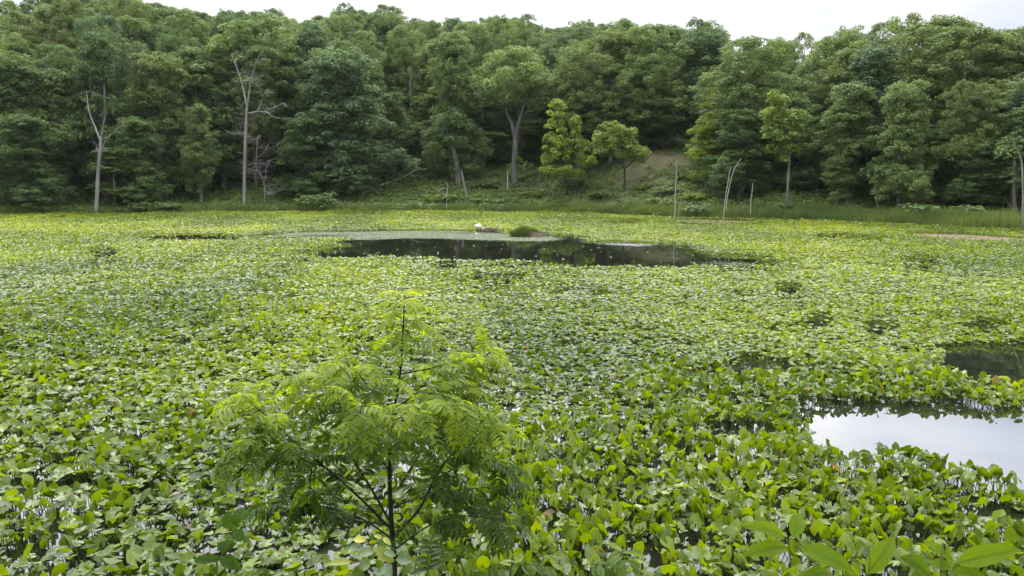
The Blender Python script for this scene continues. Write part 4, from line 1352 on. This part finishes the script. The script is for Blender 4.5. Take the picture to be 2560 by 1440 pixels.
for line, r0, dy, nl, yt in BR:
    k = len(line)
    pts = smooth_line([pt(a, c, SD + dy * i / (k - 1)) for i, (a, c) in enumerate(line)], 4)
    b = MB(); tube(b, pts, np.linspace(r0, .0022, len(pts)), 6)
    br = local(b, sap_base).build('branch', M['stem'], root, True)
    f = MB()
    m_ = len(pts)
    nl = int(nl * 1.3)
    for i in range(nl):
        q = .25 + .75 * (i + .5) / nl
        p = pts[min(m_ - 1, int(q * (m_ - 1)))]
        bd = (pts[min(m_ - 1, int(q * (m_ - 1)) + 1)] - pts[max(0, int(q * (m_ - 1)) - 1)]).normalized()
        a = i * 2.4 + rng.random()
        dv = bd * (.5 + .5 * q) + Vector((math.cos(a), math.sin(a), 0)) * .8 + Vector((0, 0, .25))
        t = .06 + .24 * rng.random() + .46 * min(1, max(0, (p.z - 1.35) / 1.0)) + (max(0, q - .55) / .45) * (yt - .40)  # top light put into the tint by height; young tips lighter too
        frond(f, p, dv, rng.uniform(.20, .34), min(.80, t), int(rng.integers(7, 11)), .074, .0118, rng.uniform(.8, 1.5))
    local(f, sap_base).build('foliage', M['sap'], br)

# ------------------------------------------------------------------ near shrubs and vine at the bottom edge
def big_leaf(mb, b0, tip, width, nor, t, fold=.25, nseg=8):
    d = tip - b0; L_ = d.length; d = d.normalized()
    s = d.cross(nor).normalized(); nn = s.cross(d)
    V = []
    for i in range(nseg + 1):
        a = i / nseg
        wv = (math.sin(math.pi * a ** .85) ** .8) * width * .5 + .0008
        c = b0 + d * (L_ * a) + nn * (L_ * .10 * math.sin(math.pi * a))
        rip = .06 * width * math.sin(i * 1.9)
        V += [c + s * wv + nn * (wv * fold + rip), c + s * wv * .5 + nn * wv * fold * .35, c, c - s * wv * .5 + nn * wv * fold * .35, c - s * wv + nn * (wv * fold - rip)]
    f = [(i * 5 + j, (i + 1) * 5 + j, (i + 1) * 5 + j + 1, i * 5 + j + 1) for i in range(nseg) for j in range(4)]
    mb.add(V, f4=f, t=np.clip(t + (rng.random(len(f)) - .5) * .10, 0, 1))
    rib = [b0 + d * (L_ * a) + nn * (L_ * .10 * math.sin(math.pi * a) - width * .01) for a in np.linspace(-.1, .97, 7)]
    tube(mb, rib, np.linspace(width * .028, width * .008, 7), 5, t=min(1, t + .3))


def shrub(name, label, cat, Y, stems, leaves, mat, rs, leafname='leaf', group=None):
    b0 = stems[0][0]
    x0 = xat(b0[0], Y, 2.2)
    base = Vector((x0, Y, hgt(x0, Y)))
    root = empty(name, base); tag(root, label, cat, group)
    for i, st_ in enumerate(stems):
        pts = [pt(a, c, Y + .02 * j) for j, (a, c) in enumerate(st_)]
        if i == 0 or st_[0][1] >= 1440:
            pts = [base + Vector((.03 * i, 0, -.04))] + pts
        b = MB(); L_ = smooth_line(pts, 4); tube(b, L_, np.linspace(rs, rs * .45, len(L_)), 6)
        local(b, base).build('stem', M['stalk'], root, True)
    for (ba, bb, ta, tb, wpx, t, dd) in leaves:
        b = MB()
        p0 = pt(ba, bb, Y); p1 = pt(ta, tb, Y + dd)
        big_leaf(b, p0, p1, wpx * (.80 if mat == 'broad' else .72) * pscale(Y), Vector((rng.normal() * .2, -.75, .75)), t)
        local(b, base).build(leafname, M[mat], root, True)
    return root


shrub('broadleaf_shrub', 'near shrub sprig with oval leaves at the lower right, left of the paired one', 'shrub', 1.45,
      [[(2110, 1470), (2060, 1425), (2010, 1385), (1975, 1340)], [(2170, 1470), (2168, 1432)]],
      [(1962, 1344, 1850, 1312, 44, .70, -.05), (1982, 1344, 1996, 1284, 52, .62, .05), (1966, 1366, 1858, 1388, 52, .66, -.03), (1998, 1366, 2138, 1432, 62, .55, -.06), (2166, 1436, 2236, 1342, 62, .66, .03),
       (2070, 1432, 1990, 1446, 40, .42, -.05)], 'broad', .0020, group='broad leaved shrubs at the lower right edge')
shrub('broadleaf_shrub', 'near shrub sprig with the largest pointed leaf at the lower right corner', 'shrub', 1.25,
      [[(2350, 1475), (2368, 1440), (2384, 1408), (2386, 1392)]],
      [(2384, 1402, 2308, 1352, 32, .78, .03), (2392, 1408, 2552, 1374, 66, .68, -.04), (2322, 1440, 2250, 1392, 66, .30, -.02), (2378, 1418, 2320, 1408, 36, .6, .02), (2380, 1428, 2466, 1446, 40, .5, -.02)], 'broad', .0020, group='broad leaved shrubs at the lower right edge')
shrub('dark_leaved_shoot', 'shoot with dark rounded leaves at the lower left of the sapling', 'shoot', 2.5,
      [[(543, 1460), (552, 1400), (568, 1350), (590, 1315)]],
      [(580, 1325, 566, 1278, 44, .12, .03), (588, 1316, 612, 1268, 42, .15, .05), (586, 1330, 612, 1352, 40, .12, -.04), (566, 1352, 556, 1384, 44, .1, -.03), (552, 1398, 486, 1402, 34, .1, .02), (553, 1394, 604, 1424, 44, .1, -.04), (560, 1370, 590, 1360, 34, .14, 0)], 'broad', .004)
vine = shrub('vine', 'climbing vine with yellow lobed leaves around the sapling foot', 'vine', 3.4,
      [[(900, 1470), (935, 1385), (950, 1345), (905, 1350)], [(955, 1352), (1000, 1385), (1015, 1395)], [(905, 1405), (880, 1395), (840, 1420)]],
      [(915, 1352, 882, 1348, 26, .93, .02), (955, 1345, 934, 1338, 16, .88, .0), (958, 1345, 978, 1362, 18, .84, -.02), (935, 1376, 890, 1390, 36, .5, -.03), (960, 1378, 990, 1390, 26, .45, -.03), (990, 1400, 1028, 1402, 40, .35, .03), (880, 1404, 812, 1412, 22, .80, -.02),
       (900, 1372, 870, 1370, 30, .3, .03), (925, 1400, 900, 1425, 44, .55, -.02), (960, 1410, 980, 1440, 44, .3, -.05), (935, 1370, 985, 1405, 40, .7, .02)], 'greyleaf', .004)
for (px, pb, top, lab, t0) in [(1068, 1470, 1335, 'upright bluish feather leaf shoot right of the sapling foot', .10)]:
    Y = 3.3; x = xat(px, Y, 1.4); base = Vector((x, Y, hgt(x, Y)))
    root = empty('feather_leaf_shoot', base); tag(root, lab, 'shoot')
    b = MB(); pts = smooth_line([base + Vector((0, 0, -.05)), pt(px, 1440, Y), pt(px + 6, 1380, Y), pt(px + 12, 1340, Y)], 4); tube(b, pts, np.linspace(.006, .002, len(pts)), 6)
    local(b, base).build('stem', M['stalk'], root, True)
    f = MB()
    for i in range(7):
        p = pt(px + 2 + i * 1.3, 1425 - i * 13, Y)
        for s_ in (-1, 1):
            leaflet(f, p, Vector((s_, rng.normal(0, .3), .22 + rng.normal(0, .22))), Vector((rng.normal(0, .3), -.5, 1)), .075 * (1 - .06 * i) * rng.uniform(.8, 1.15), .016, t0 + .1 * rng.random(), .25)
    leaflet(f, pts[-1], Vector((0, 0, 1)), Vector((0, -1, 0)), .05, .014, t0)
    local(f, base).build('foliage', M['sap'], root)
for (px, Y, nfr, sp, lab) in [(1250, 4.3, 26, .55, 'low feather leaved sumac clump at the bottom edge, right of the sapling'), (1520, 3.9, 14, .30, 'small yellow tipped feather leaved shoot at the bottom edge, right of the low clump'), (720, 4.4, 18, .45, 'low feather leaved clump at the bottom edge, left of the sapling')]:
    x = xat(px, Y, 1.2); base = Vector((x, Y, hgt(x, Y)))
    root = empty('low_sumac', base); tag(root, lab, 'shrub', 'low feather leaved shrubs along the near bank')
    b = MB(); f = MB()
    topz = zat(1405, Y)
    for i in range(5):
        a = i * 1.3
        e = Vector((x + math.cos(a) * sp * .5, Y + math.sin(a) * sp * .4, topz + rng.uniform(-.16, .02)))
        pts = smooth_line([base + Vector((0, 0, -.05)), base.lerp(e, .5) + Vector((0, 0, .05)), e], 4)
        tube(b, pts, np.linspace(.008, .003, len(pts)), 6)
        for j in range(max(2, nfr // 5)):
            p = pts[len(pts) - 1 - int(rng.integers(0, 5))]
            aa = rng.random() * 6.28
            frond(f, p, (math.cos(aa), math.sin(aa), .5), rng.uniform(.22, .36), .3 + .25 * rng.random() + (.35 if px == 1520 and j == 0 else 0), 8, .085, .016, 1.1)
    local(b, base).build('stem', M['stem'], root, True)
    local(f, base).build('foliage', M['sap'], root)

# ------------------------------------------------------------------ thin summer haze
m, nt, N, L = new_mat('haze_air')
out = N.new('ShaderNodeOutputMaterial'); pv = N.new('ShaderNodeVolumePrincipled')
pv.inputs['Color'].default_value = (.90, .95, 1.0, 1); pv.inputs['Density'].default_value = .00007; pv.inputs['Anisotropy'].default_value = .2
L.new(pv.outputs[0], out.inputs['Volume'])
mb = MB()
x0, x1, y0, y1, z0, z1 = -1650, 1650, -1650, 2450, -2.2, 50
mb.add([(x0, y0, z0), (x1, y0, z0), (x1, y1, z0), (x0, y1, z0), (x0, y0, z1), (x1, y0, z1), (x1, y1, z1), (x0, y1, z1)],
       f4=[(0, 3, 2, 1), (4, 5, 6, 7), (0, 1, 5, 4), (1, 2, 6, 5), (2, 3, 7, 6), (3, 0, 4, 7)])
tag(mb.build('haze', m), 'thin pale summer haze over the pond and the wood', 'haze', kind='stuff')
